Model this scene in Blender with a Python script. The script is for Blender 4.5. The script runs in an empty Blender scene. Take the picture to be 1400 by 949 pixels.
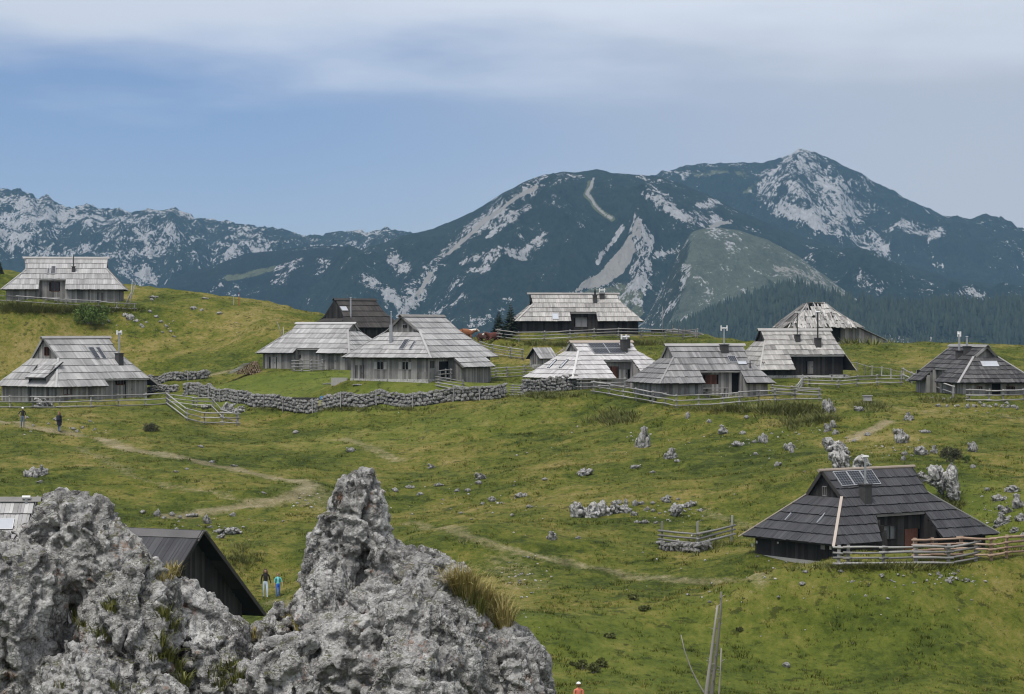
import bpy, bmesh, math, random
import numpy as np
from mathutils import Vector, Matrix, Euler

# ------------------------------------------------------------------ camera, sky, sun, exposure
S = bpy.context.scene
COL = S.collection
F, HZ = 3300.0, 450.0                      # focal length and horizon row, in photo pixels (1400 x 949)
cam = bpy.data.cameras.new('camera'); cam.sensor_width = 36.0; cam.lens = 36.0*F/1400
cam.shift_y = -(474.5-HZ)/1400; cam.clip_start = 0.1; cam.clip_end = 40000
camo = bpy.data.objects.new('camera', cam); COL.objects.link(camo)
camo.rotation_euler = (math.radians(90), 0, 0); S.camera = camo
S.render.resolution_x, S.render.resolution_y = 1024, 694
S.view_settings.view_transform = 'Standard'; S.view_settings.look = 'None'
S.view_settings.exposure = 0.94; S.view_settings.gamma = 1.0
S.cycles.use_denoising = True
S.cycles.filter_width = 1.15
S.cycles.max_bounces = 6; S.cycles.diffuse_bounces = 3; S.cycles.glossy_bounces = 2
S.cycles.transmission_bounces = 2; S.cycles.volume_bounces = 0; S.cycles.transparent_max_bounces = 6
SUN_EL, SUN_AZ = 64.0, 212.0               # azimuth clockwise from +Y: behind the camera, to its left
W = bpy.data.worlds.new('World'); S.world = W; W.use_nodes = True
def build_sky():
    nt = W.node_tree; N = nt.nodes; L = nt.links
    for n in list(N): N.remove(n)
    out = N.new('ShaderNodeOutputWorld'); bg = N.new('ShaderNodeBackground'); bg.inputs[1].default_value = 0.1
    L.new(bg.outputs[0], out.inputs[0])
    sky = N.new('ShaderNodeTexSky'); sky.sky_type = 'NISHITA'; sky.sun_disc = False
    sky.sun_elevation = math.radians(SUN_EL); sky.sun_rotation = math.radians(SUN_AZ)
    sky.altitude = 1600; sky.air_density = 1.0; sky.dust_density = 0.6; sky.ozone_density = 2.0
    tc = N.new('ShaderNodeTexCoord'); sep = N.new('ShaderNodeSeparateXYZ'); L.new(tc.outputs['Generated'], sep.inputs[0])
    def m(op, a, b=None, c=None):
        n = N.new('ShaderNodeMath'); n.operation = op
        for i, v in enumerate((a, b, c)):
            if v is None: continue
            if isinstance(v, (int, float)): n.inputs[i].default_value = v
            else: L.new(v, n.inputs[i])
        return n.outputs[0]
    # a sheet of grey cloud overhead: its thickness follows noise laid on the flat cloud layer
    zc = m('ADD', m('MAXIMUM', sep.outputs[2], 0.0), 0.09)
    comb = N.new('ShaderNodeCombineXYZ'); L.new(m('DIVIDE', sep.outputs[0], zc), comb.inputs[0]); L.new(m('DIVIDE', sep.outputs[1], zc), comb.inputs[1])
    n1 = N.new('ShaderNodeTexNoise'); n1.inputs['Scale'].default_value = 0.9; n1.inputs['Detail'].default_value = 6; n1.inputs['Roughness'].default_value = 0.55
    L.new(comb.outputs[0], n1.inputs['Vector'])
    n2 = N.new('ShaderNodeTexNoise'); n2.inputs['Scale'].default_value = 0.35; n2.inputs['Detail'].default_value = 3
    L.new(comb.outputs[0], n2.inputs['Vector'])
    el = sep.outputs[2]
    def sm(v, lo, hi, top):
        r = N.new('ShaderNodeMapRange'); r.interpolation_type = 'SMOOTHSTEP'; L.new(v, r.inputs[0])
        for i, x in enumerate((lo, hi, 0.0, top)): r.inputs[i+1].default_value = x
        return r.outputs[0]
    sheet = sm(m('ADD', m('MULTIPLY', m('SUBTRACT', el, 0.107), 26.0), m('MULTIPLY', m('SUBTRACT', n1.outputs[0], 0.5), 2.6)), -0.55, 0.75, 0.88)
    veil = sm(m('ADD', sep.outputs[0], m('MULTIPLY', m('SUBTRACT', n2.outputs[0], 0.5), 0.16)), -0.13, 0.19, 0.90)   # thin veil of cloud to the right
    cc = N.new('ShaderNodeMapRange'); L.new(n2.outputs[0], cc.inputs[0]); cc.inputs[1].default_value = .3; cc.inputs[2].default_value = .7
    cc.inputs[3].default_value = 3.7; cc.inputs[4].default_value = 4.8
    cl = N.new('ShaderNodeCombineColor'); L.new(m('MULTIPLY', cc.outputs[0], 0.94), cl.inputs[0]); L.new(m('MULTIPLY', cc.outputs[0], 0.985), cl.inputs[1]); L.new(m('MULTIPLY', cc.outputs[0], 1.08), cl.inputs[2])
    tint = N.new('ShaderNodeMix'); tint.data_type = 'RGBA'; tint.blend_type = 'MULTIPLY'; tint.inputs[0].default_value = 1
    L.new(sky.outputs[0], tint.inputs[6]); tint.inputs[7].default_value = (SKY_TINT[0], SKY_TINT[1], SKY_TINT[2], 1)
    vm = N.new('ShaderNodeMix'); vm.data_type = 'RGBA'; L.new(veil, vm.inputs[0]); L.new(tint.outputs[2], vm.inputs[6]); vm.inputs[7].default_value = (2.95, 3.02, 3.28, 1)
    mix = N.new('ShaderNodeMix'); mix.data_type = 'RGBA'; L.new(sheet, mix.inputs[0]); L.new(vm.outputs[2], mix.inputs[6]); L.new(cl.outputs[0], mix.inputs[7])
    L.new(mix.outputs[2], bg.inputs[0])
SKY_TINT = (0.365, 0.368, 0.47)
build_sky()
sun = bpy.data.lights.new('sun', 'SUN'); sun.energy = 1.75; sun.angle = math.radians(22); sun.color = (1.0, 0.95, 0.88)
suno = bpy.data.objects.new('sun', sun); COL.objects.link(suno)
_a, _e = math.radians(SUN_AZ), math.radians(SUN_EL)
suno.rotation_euler = Vector((-math.sin(_a)*math.cos(_e), -math.cos(_a)*math.cos(_e), -math.sin(_e))).to_track_quat('-Z', 'Y').to_euler()

# ------------------------------------------------------------------ helpers
rng = np.random.default_rng(7)
random.seed(7)
_P = np.random.default_rng(3).permutation(256); _P = np.concatenate([_P, _P, _P])
_G = np.random.default_rng(4).normal(size=(256, 3)); _G /= np.linalg.norm(_G, axis=1)[:, None]
def noise(p):                                # gradient noise, about -1..1
    p = np.asarray(p, float); i = np.floor(p).astype(np.int64); f = p-i; i &= 255
    u = f*f*f*(f*(f*6-15)+10); r = 0
    for a in (0, 1):
        wx = u[:, 0] if a else 1-u[:, 0]
        for b in (0, 1):
            wy = u[:, 1] if b else 1-u[:, 1]
            for c in (0, 1):
                wz = u[:, 2] if c else 1-u[:, 2]
                g = _G[_P[_P[_P[i[:, 0]+a]+i[:, 1]+b]+i[:, 2]+c]]
                r = r+wx*wy*wz*(g[:, 0]*(f[:, 0]-a)+g[:, 1]*(f[:, 1]-b)+g[:, 2]*(f[:, 2]-c))
    return r*1.6
def fbm(p, oct=4, gain=.5, lac=2.03, ridged=False):
    p = np.array(p, float); s = 0; a = 1.; t = 0
    for k in range(oct):
        n = noise(p)
        s = s+a*((1-2*np.abs(n)) if ridged else n); t += a; a *= gain; p = p*lac+17.3
    return s/t
def worley(p):                               # distance to the nearest and second nearest cell point
    p = np.asarray(p, float); i = np.floor(p).astype(np.int64); d1 = np.full(len(p), 9.); d2 = np.full(len(p), 9.)
    for a in (-1, 0, 1):
        for b in (-1, 0, 1):
            for c in (-1, 0, 1):
                j = i+np.array([a, b, c]); k = j & 255
                h = _P[_P[_P[k[:, 0]]+k[:, 1]]+k[:, 2]]
                q = j+0.5+0.42*_G[h]*1.2
                d = np.linalg.norm(p-q, axis=1)
                d2 = np.minimum(d2, np.maximum(d, d1)); d1 = np.minimum(d1, d)
    return d1, d2
def facet(p, seed=0):                        # every cell its own tilted plane: broken, angular faces
    p = np.asarray(p, float); i = np.floor(p).astype(np.int64); d1 = np.full(len(p), 9.); out = np.zeros(len(p))
    for a in (-1, 0, 1):
        for b in (-1, 0, 1):
            for c in (-1, 0, 1):
                j = i+np.array([a, b, c]); k = j & 255
                h = _P[_P[_P[k[:, 0]]+k[:, 1]]+k[:, 2]]; e = p-(j+0.5+0.5*_G[h]); d = (e*e).sum(1); u = d < d1
                d1[u] = d[u]; out[u] = (e*_G[(h+37+seed) & 255]).sum(1)[u]+.25*((h[u]*31 % 97)/97.-.5)
    return out
def p3(x, y, z=0.):
    return np.stack([np.broadcast_to(np.asarray(v, float), np.broadcast(x, y, z).shape).ravel() for v in (x, y, z)], 1)
def sstep(a, b, x):
    t = np.clip((x-a)/(b-a), 0, 1); return t*t*(3-2*t)

def link(o, parent=None):
    COL.objects.link(o)
    if parent is not None: o.parent = parent
    return o
def tag(o, label=None, cat=None, group=None, kind=None):
    if label: o['label'] = label
    if cat: o['category'] = cat
    if group: o['group'] = group
    if kind: o['kind'] = kind
    return o
def empty(name, loc, rz=0, label=None, cat=None, group=None):
    o = bpy.data.objects.new(name, None); o.empty_display_size = .3
    o.location = loc; o.rotation_euler = (0, 0, rz); link(o)
    return tag(o, label, cat, group)
def np_mesh(name, v, f, mats=(), smooth=False, attrs=None, mi=None):
    v = np.asarray(v, np.float32); me = bpy.data.meshes.new(name)
    if isinstance(f, np.ndarray):
        n, k = f.shape; me.vertices.add(len(v)); me.vertices.foreach_set('co', v.ravel())
        me.loops.add(n*k); me.loops.foreach_set('vertex_index', f.astype(np.int32).ravel())
        me.polygons.add(n); me.polygons.foreach_set('loop_start', np.arange(0, n*k, k, dtype=np.int32))
        me.update(calc_edges=True)
    else:
        me.from_pydata(v.tolist(), [], f); me.update()
    for m in mats: me.materials.append(m)
    if smooth: me.polygons.foreach_set('use_smooth', np.ones(len(me.polygons), bool))
    if mi is not None: me.polygons.foreach_set('material_index', np.asarray(mi, np.int32))
    for k, a in (attrs or {}).items():
        at = me.attributes.new(k, 'FLOAT', 'POINT'); at.data.foreach_set('value', np.asarray(a, np.float32))
    return me
class MB:                                    # collects boxes, bars and tubes; build() links them as one mesh object
    def __init__(s): s.v = []; s.f = []; s.t = []
    def poly(s, pts, faces, tone=None):
        n = len(s.v); tone = random.random() if tone is None else tone
        s.v += [tuple(p) for p in pts]; s.f += [tuple(n+i for i in q) for q in faces]; s.t += [tone]*len(pts)
    def hexa(s, p, tone=None):               # p: 4 bottom corners then 4 top corners
        s.poly(p, ((3, 2, 1, 0), (4, 5, 6, 7), (0, 1, 5, 4), (1, 2, 6, 5), (2, 3, 7, 6), (3, 0, 4, 7)), tone)
    def box(s, a, b, tone=None):
        (x0, y0, z0), (x1, y1, z1) = a, b
        s.hexa([(x0, y0, z0), (x1, y0, z0), (x1, y1, z0), (x0, y1, z0), (x0, y0, z1), (x1, y0, z1), (x1, y1, z1), (x0, y1, z1)], tone)
    def bar(s, a, b, w, h, up=(0, 0, 1), tone=None):
        a, b = Vector(a), Vector(b); d = (b-a).normalized(); u = Vector(up)
        x = d.cross(u); x = x.normalized() if x.length > 1e-4 else Vector((1, 0, 0)); u = x.cross(d)
        x = x*(w/2); u = u*(h/2)
        s.hexa([a-x-u, a+x-u, a+x+u, a-x+u, b-x-u, b+x-u, b+x+u, b-x+u], tone)
    def tube(s, pts, r, n=8, tone=None, cap=True):
        pts = [Vector(p) for p in pts]; r = [r]*len(pts) if not hasattr(r, '__len__') else r
        V = []; Q = []
        for i, p in enumerate(pts):
            d = (pts[min(i+1, len(pts)-1)]-pts[max(i-1, 0)]).normalized()
            a = d.orthogonal().normalized() if i == 0 else (A-d*A.dot(d)).normalized()
            A = a; b = d.cross(a)
            for k in range(n):
                t = 2*math.pi*k/n; V.append(p+(a*math.cos(t)+b*math.sin(t))*r[i])
        for i in range(len(pts)-1):
            for k in range(n):
                Q.append((i*n+k, i*n+(k+1) % n, (i+1)*n+(k+1) % n, (i+1)*n+k))
        if cap:
            Q.append(tuple(range(n-1, -1, -1))); Q.append(tuple((len(pts)-1)*n+k for k in range(n)))
        s.poly(V, Q, tone)
    def mesh(s, name, m, smooth=False):
        return np_mesh(name, s.v, s.f, [m], smooth, {'tone': s.t})
    def build(s, name, m, parent=None, smooth=False):
        return link(bpy.data.objects.new(name, s.mesh(name, m, smooth)), parent)

# ------------------------------------------------------------------ materials
def new_mat(name):
    m = bpy.data.materials.new(name); m.use_nodes = True
    nt = m.node_tree; b = nt.nodes['Principled BSDF']
    return m, nt, b
class NB:
    def __init__(s, nt): s.nt = nt
    def n(s, t, **k):
        o = s.nt.nodes.new(t)
        for a, v in k.items(): setattr(o, a, v)
        return o
    def l(s, a, b): s.nt.links.new(a, b)
    def put(s, sock, v):
        if isinstance(v, (int, float)): sock.default_value = v
        elif isinstance(v, (tuple, list)): sock.default_value = tuple(v) if len(v) == 4 or len(sock.default_value) == 3 else tuple(v)+(1,)
        else: s.l(v, sock)
    def math(s, op, a, b=0., clamp=False):
        o = s.n('ShaderNodeMath', operation=op, use_clamp=clamp); s.put(o.inputs[0], a); s.put(o.inputs[1], b); return o.outputs[0]
    def mix(s, fac, a, b, mode='MIX'):
        o = s.n('ShaderNodeMix', data_type='RGBA', blend_type=mode); s.put(o.inputs[0], fac); s.put(o.inputs[6], a); s.put(o.inputs[7], b); return o.outputs[2]
    def co(s, scale=(1, 1, 1), kind='Object'):
        tc = s.n('ShaderNodeTexCoord'); mp = s.n('ShaderNodeMapping'); mp.inputs['Scale'].default_value = scale
        s.l(tc.outputs[kind], mp.inputs[0]); return mp.outputs[0]
    def noise(s, vec, scale, detail=4, rough=.55, dist=0.):
        o = s.n('ShaderNodeTexNoise'); s.put(o.inputs['Scale'], scale); o.inputs['Detail'].default_value = detail
        o.inputs['Roughness'].default_value = rough; o.inputs['Distortion'].default_value = dist
        if vec is not None: s.l(vec, o.inputs['Vector'])
        return o.outputs[0]
    def vor(s, vec, scale, feat='F1'):
        o = s.n('ShaderNodeTexVoronoi', feature=feat); s.put(o.inputs['Scale'], scale); s.l(vec, o.inputs['Vector']); return o.outputs[0]
    def rng(s, v, a, b, c=0., d=1., smooth=True):
        o = s.n('ShaderNodeMapRange', interpolation_type='SMOOTHSTEP' if smooth else 'LINEAR'); s.put(o.inputs[0], v)
        for i, x in enumerate((a, b, c, d)): s.put(o.inputs[i+1], x)
        return o.outputs[0]
    def attr(s, name):
        o = s.n('ShaderNodeAttribute', attribute_name=name); return o.outputs['Fac']
    def ramp(s, v, stops):
        o = s.n('ShaderNodeValToRGB'); s.put(o.inputs[0], v); e = o.color_ramp.elements
        while len(e) < len(stops): e.new(.5)
        for x, (p, c) in zip(e, stops): x.position = p; x.color = tuple(c)+(1,)
        return o.outputs[0]
    def bump(s, h, strength, dist, bsdf):
        o = s.n('ShaderNodeBump'); o.inputs['Strength'].default_value = strength; o.inputs['Distance'].default_value = dist
        s.l(h, o.inputs['Height']); s.l(o.outputs[0], bsdf.inputs['Normal'])
def plain(name, col, rough=.7, metal=0., var=.25, scale=6.):
    m, nt, b = new_mat(name); q = NB(nt); v = q.co()
    n = q.noise(v, scale, 5)
    c = q.mix(n, tuple(x*(1-var) for x in col), tuple(min(1, x*(1+var)) for x in col))
    q.l(c, b.inputs['Base Color']); b.inputs['Roughness'].default_value = rough; b.inputs['Metallic'].default_value = metal
    return m
def wood(name, dark, mid, light, grain=(9, 9, 1.2), rough=.85, spec=.25, blot=.5):
    m, nt, b = new_mat(name); q = NB(nt)
    tone = q.attr('tone'); v = q.co(grain)
    g = q.noise(v, 3.0, 5, .65)
    big = q.noise(q.co(), .8, 3)
    t = q.math('ADD', q.math('MULTIPLY', tone, .62), q.math('ADD', q.math('MULTIPLY', g, .35), q.math('MULTIPLY', q.math('SUBTRACT', big, .5), blot)))
    c = q.ramp(t, [(.08, dark), (.42, mid), (.85, light)])
    q.l(c, b.inputs['Base Color']); b.inputs['Roughness'].default_value = rough; b.inputs['Specular IOR Level'].default_value = spec
    q.bump(g, .5, .01, b)
    return m
M = {}
M['shingle'] = wood('weathered_shingle', (.175, .172, .17), (.305, .30, .298), (.47, .463, .457), (7, 7, 1.0))
M['shingle_pale'] = wood('pale_shingle', (.29, .28, .28), (.44, .427, .427), (.60, .587, .587), (7, 7, 1.0))
M['shingle_worn'] = wood('worn_shingle', (.13, .126, .12), (.29, .28, .268), (.48, .465, .44), (7, 7, 1.0))
M['shingle_grey'] = wood('grey_shingle', (.095, .093, .094), (.185, .182, .184), (.32, .312, .312), (7, 7, 1.0))
M['shingle_charcoal'] = wood('charcoal_shingle', (.028, .028, .031), (.048, .048, .053), (.075, .075, .08), (7, 7, 1.0), spec=.35)
M['shingle_brown'] = wood('brown_black_shingle', (.028, .025, .023), (.048, .043, .040), (.075, .068, .062), (7, 7, 1.0))
M['shingle_slate'] = wood('slate_shingle', (.03, .0295, .031), (.058, .056, .058), (.14, .135, .135), (7, 7, 1.0))
M['board'] = wood('weathered_board', (.06, .058, .056), (.185, .179, .172), (.37, .36, .348))
M['board_dark'] = wood('dark_board', (.012, .011, .011), (.026, .024, .023), (.06, .056, .054))
M['board_red'] = wood('red_brown_board', (.05, .02, .012), (.10, .042, .026), (.16, .075, .05))
M['deck'] = wood('roof_underside', (.012, .011, .01), (.025, .023, .021), (.05, .046, .042))
M['rail'] = wood('grey_rail', (.14, .135, .13), (.25, .245, .24), (.40, .39, .38), (9, 9, 3))
M['rail_new'] = wood('new_rail', (.20, .135, .10), (.31, .22, .165), (.42, .32, .25), (9, 9, 3))
M['pale_wood'] = wood('pale_trim', (.25, .205, .17), (.36, .305, .26), (.46, .40, .355), (6, 6, 3))
M['bark'] = wood('dead_bark', (.10, .092, .085), (.19, .18, .165), (.32, .30, .28), (9, 9, 1))
M['log_end'] = wood('cut_log', (.10, .065, .04), (.22, .15, .10), (.36, .28, .21), (9, 9, 9))
M['plaster'] = plain('white_lime', (.50, .49, .46), .9, 0, .25, 3)
M['concrete'] = plain('pale_concrete', (.36, .35, .33), .9, 0, .25, 3)
M['brick'] = plain('chimney_block', (.05, .048, .048), .9, 0, .4, 8)
M['metal'] = plain('pipe_steel', (.42, .43, .45), .4, .7, .15, 5)
M['metal_dark'] = plain('dark_pipe', (.03, .03, .032), .55, .5, .3, 8)
M['white'] = plain('white_paint', (.70, .70, .70), .5, 0, .08, 4)
M['frame_alu'] = plain('panel_frame', (.42, .43, .45), .5, .3, .05, 4)
M['cell'] = plain('solar_cell', (.010, .012, .020), .5, 0, .3, 20)
M['skylight'] = plain('skylight_pane', (.42, .44, .48), .15, 0, .08, 6)
M['glass'] = plain('dark_pane', (.012, .013, .015), .12, 0, .2, 6)
M['curtain'] = plain('net_curtain', (.24, .245, .26), .5, 0, .3, 14)
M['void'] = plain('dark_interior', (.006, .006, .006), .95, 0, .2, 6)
M['black'] = plain('black_rubber', (.012, .012, .012), .7, 0, .3, 9)
M['red'] = plain('red_paint', (.30, .03, .03), .6, 0, .15, 9)
M['rust'] = plain('rusty_door', (.14, .055, .038), .8, 0, .45, 5)
def limestone(name, scale=1., dark=(.12, .115, .11), mid=(.27, .265, .255), light=(.46, .455, .44), lichen=.5, moss=.0, bump=1., fine=1., streak=.55, dark_zone=0.):
    m, nt, b = new_mat(name); q = NB(nt); v = q.co()
    a = q.noise(v, 2.2*scale, 8, .62); f = q.noise(v, 16*scale, 6, .7); s = q.noise(v, 60*scale, 4, .7)
    t = q.math('ADD', q.math('MULTIPLY', a, .55), q.math('ADD', q.math('MULTIPLY', f, .35*fine), q.math('MULTIPLY', s, .2)))
    c = q.ramp(t, [(.40, dark), (.53, mid), (.66, light)])
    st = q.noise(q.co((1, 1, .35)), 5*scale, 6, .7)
    c = q.mix(q.rng(st, streak, streak+.07, 0, .85), c, tuple(x*.28 for x in mid))          # dark streaks running down the rock
    if dark_zone:                                # broad dark patches: shadows and darker zones put into the rock colour
        c = q.mix(q.rng(q.noise(q.co((1, 1, .6)), 1.1*scale, 5, .6, .6), .47, .60, 0, dark_zone), c, tuple(x*.36 for x in mid))
    lw = q.noise(v, 7*scale, 5, .75)
    c = q.mix(q.rng(lw, .56, .61, 0, .8), c, (.58, .575, .555))                     # pale lichen crusts
    lo = q.math('MULTIPLY', q.noise(v, 1.7*scale, 3), q.noise(v, 8*scale, 4, .7))
    c = q.mix(q.rng(lo, .335, .39, 0, lichen), c, (.21, .10, .045))               # rust lichen
    if moss:
        g = q.n('ShaderNodeNewGeometry'); sp = q.n('ShaderNodeSeparateXYZ'); q.l(g.outputs['True Normal'], sp.inputs[0])
        mo = q.math('MULTIPLY', q.rng(sp.outputs[2], .45, .85), q.rng(q.noise(v, 2.6*scale, 4), .52, .6))
        c = q.mix(q.math('MULTIPLY', mo, moss), c, (.075, .075, .022))
    q.l(c, b.inputs['Base Color']); b.inputs['Roughness'].default_value = .95; b.inputs['Specular IOR Level'].default_value = .15
    pits = q.vor(v, 26*scale); cr = q.vor(q.mix(.3, v, q.noise(v, 6*scale, 3)), 3.5*scale, 'DISTANCE_TO_EDGE')
    h = q.math('ADD', q.math('MULTIPLY', f, 1.0), q.math('ADD', q.math('MULTIPLY', pits, .35), q.math('ADD', q.math('MULTIPLY', s, .4), q.rng(cr, 0, .06, -.5, 0))))
    q.bump(h, .9*bump, .055/scale, b)
    return m
M['rock_near'] = limestone('karst_limestone', 1.6, (.07, .068, .065), (.30, .295, .286), (.60, .595, .58), lichen=.6, moss=.8, bump=1., dark_zone=.28)
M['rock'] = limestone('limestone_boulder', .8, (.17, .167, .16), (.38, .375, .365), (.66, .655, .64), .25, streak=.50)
M['stone'] = limestone('wall_stone', .9, (.07, .068, .066), (.22, .215, .21), (.50, .495, .48), .2)
M['footing_stone'] = limestone('footing_stone', 1.0, (.22, .215, .2), (.42, .415, .40), (.62, .61, .59), .15)
M['core'] = plain('gap_shade_core', (.03, .03, .028), .95, 0, .4, 4)  # near-black, puts the shade of the gaps between stones into the colour

# ------------------------------------------------------------------ hut sizes and places (metres; yaw in degrees)
HUT = {
 'h1': dict(Y=282, X=-52.12, Z=3.03, yaw=6.58, L=13.93, W=8.97, he=1.50, hr=5.23, rL=4.70, rR=4.80, gL=4.45, gR=4.74, kL=3.74, kR=3.97),
 'h2': dict(Y=245, X=-44.22, Z=-7.33, yaw=49.05, L=12.91, W=9.84, he=1.61, hr=6.43, rL=4.23, rR=4.19, gL=4.02, gR=3.99, kL=4.34, kR=5.01),
 'h3': dict(Y=250, X=-19.34, Z=-4.22, yaw=-24.75, L=10.80, W=9.51, he=1.73, hr=4.77, rL=3.27, rR=3.41, gL=3.34, gR=3.36, kL=4.00, kR=3.96),
 'h4': dict(Y=271, X=-17.55, Z=-1.60, yaw=38.0, L=8.4, W=6.2, he=1.75, hr=4.85, rL=2.75, rR=2.55, gL=3.0, gR=2.8, kL=2.75, kR=3.7),
 'h5': dict(Y=226, X=-8.47, Z=-4.97, yaw=63.03, L=13.21, W=9.21, he=2.33, hr=6.14, rL=3.87, rR=4.16, gL=3.57, gR=4.25, kL=4.65, kR=4.66),
 'h6': dict(Y=256, X=6.71, Z=-0.66, yaw=4.64, L=13.34, W=9.05, he=1.44, hr=4.35, rL=4.84, rR=4.45, gL=4.66, gR=4.54, kL=3.20, kR=3.60),
 'h7': dict(Y=220, X=8.32, Z=-5.42, yaw=32.37, L=12.17, W=8.12, he=1.00, hr=4.21, rL=3.56, rR=3.06, gL=3.45, gR=2.95, kL=3.36, kR=3.43),
 'h8': dict(Y=201, X=15.63, Z=-5.54, yaw=15.92, L=10.00, W=8.59, he=1.09, hr=4.16, rL=2.88, rR=3.78, gL=2.88, gR=3.63, kL=3.08, kR=2.98),
 'h9': dict(Y=223, X=25.80, Z=-4.55, yaw=14.58, L=9.25, W=8.42, he=0.83, hr=4.43, rL=3.07, rR=3.75, gL=3.07, gR=3.93, kL=3.38, kR=3.34),
 'h10': dict(Y=264, X=33.4, Z=-1.75, yaw=4.0, L=8.2, W=7.6, he=2.0, hr=4.55, rL=1.15, rR=0.95, gL=1.25, gR=1.1, kL=4.25, kR=4.25),
 'h11': dict(Y=205, X=39.04, Z=-5.75, yaw=-80.45, L=12.51, W=6.84, he=1.30, hr=4.26, rL=5.15, rR=3.63, gL=4.84, gR=3.32, kL=4.00, kR=3.35, pad=.32),
 'h12': dict(Y=134, X=19.93, Z=-12.58, yaw=35.22, L=12.36, W=7.34, he=1.16, hr=4.78, rL=3.67, rR=3.09, gL=3.53, gR=2.95, kL=3.38, kR=3.40, pad=.22),
 'h13': dict(Y=121.0, X=-20.0, Z=-15.75, yaw=-23.0, L=10.4, W=12.6, he=0.95, hr=5.8, rL=5.2, rR=5.2, gL=5.2, gR=5.2, kL=.97, kR=.97),
 'h14': dict(Y=128.0, X=-31.2, Z=-14.2, yaw=0.0, L=11.0, W=8.0, he=1.2, hr=5.1, rL=3.2, rR=6.0, gL=3.2, gR=5.4, kL=3.2, kR=1.25),
}
# ------------------------------------------------------------------ the meadow: heights from points read off the photograph
def ray(px, py, d): return np.array([(px-700)/F*d, d, (HZ-py)/F*d])
CP = []
for h in HUT.values():
    a = math.radians(h['yaw']); c, s = math.cos(a), math.sin(a)
    for i in (-.5, 0, .5):
        for j in (-.5, .5):
            x, y = i*(h['L']-.6), j*(h['W']-.6)
            CP.append((h['X']+c*x-s*y, h['Y']+s*x+c*y, h['Z']+h.get('pad', .08)))
for px, py, d in [
 (900,949,108),(1200,949,108),(1400,949,108),(800,949,105),(600,949,106),(1400,860,120),(1100,860,119),(900,860,119),(750,850,118),
 (640,735,140),(740,762,137),(860,787,134),(1000,797,129),(1080,790,121.5),(1230,790,121),(1400,790,122),
 (363,817,140),(440,800,136),(300,740,150),(420,670,168),(230,705,160),(50,650,175),(31,584,208),(81,590,208),(100,556,228),(0,577,212),
 (150,603,200),(290,636,182),(207,585,212),(325,581,218),(258,541,240),(297,549,232),(343,555,226),(440,558,220),(544,555,214),(638,548,211),(690,543,210),
 (713,541,211),(788,533,210),(560,600,195),(560,650,180),(560,700,165),(700,600,190),(700,650,172),(700,700,156),(850,600,186),(850,650,168),(850,690,153),
 (850,740,143),(1000,600,178),(1000,650,163),(1000,700,150),(1130,570,184),(1150,620,165),(1200,640,152),(1300,640,153),(1300,690,145),(1400,700,140),
 (1400,640,155),(1400,600,172),(1300,580,178),(1400,555,193),(970,556,190),(860,560,196),(1120,473,258),(1185,470,258),(750,471,244),(850,468,244),
 (740,503,236),(640,500,242),(700,472,250),(655,464,258),(960,459,266),(1000,470,255),(1240,471,262),(1320,474,258),(1400,481,252),
 (1400,520,228),(1200,510,228),(1200,540,204),(60,418,272),(0,440,270),(100,440,272),(100,460,270),(200,470,270),(300,470,270),(200,500,262),(0,490,266),(120,480,268),
 (250,405,290),(320,413,285),(380,430,277),(415,443,270),(330,509,250),(300,521,248),(250,515,255),(215,536,247),(0,374,300),(190,397,292),
 (-150,640,178),(-150,560,225),(-150,440,265),(-150,370,300),(-150,760,140),(1550,760,130),(1550,640,155),(1550,555,195),(1550,490,250),(1550,949,108),(-150,949,106)]:
    CP.append(tuple(ray(px, py, d)))
for x in (-60, -25, 0, 25, 60):
    CP += [(x, -15, -1.6), (x, 0, -1.7), (x, 10, -4.0), (x, 20, -5.6), (x, 40, -9.8), (x, 60, -13.0), (x, 82, -15.6)]
for x in (-110, -60, -20, 20, 60, 110):
    CP += [(x, 335, -9 if x > -50 else 2), (x, 400, -32 if x > -50 else -18), (x, 470, -70)]
CP = np.array(CP)
_sc = 100.
def _tps_fit(P, lam=2e-5):
    x = P[:, :2]/_sc; n = len(x); d = np.linalg.norm(x[:, None]-x[None], axis=2)
    K = np.where(d > 0, d*d*np.log(d+1e-12), 0)+lam*np.eye(n)
    Q = np.hstack([np.ones((n, 1)), x]); A = np.block([[K, Q], [Q.T, np.zeros((3, 3))]])
    return x, np.linalg.solve(A, np.concatenate([P[:, 2], np.zeros(3)]))
_tx, _tw = _tps_fit(CP)
def base_h(x, y):
    x = np.atleast_1d(np.asarray(x, float)).ravel()/_sc; y = np.atleast_1d(np.asarray(y, float)).ravel()/_sc
    r = np.zeros_like(x)
    for k in range(0, len(x), 20000):
        a, b = x[k:k+20000], y[k:k+20000]
        d2 = (a[:, None]-_tx[:, 0])**2+(b[:, None]-_tx[:, 1])**2
        r[k:k+20000] = (.5*d2*np.log(d2+1e-18))@_tw[:-3]+_tw[-3]+_tw[-2]*a+_tw[-1]*b
    return r
_pads = [(h['X'], h['Y'], max(h['L'], h['W'])*.5) for h in HUT.values()]
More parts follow.
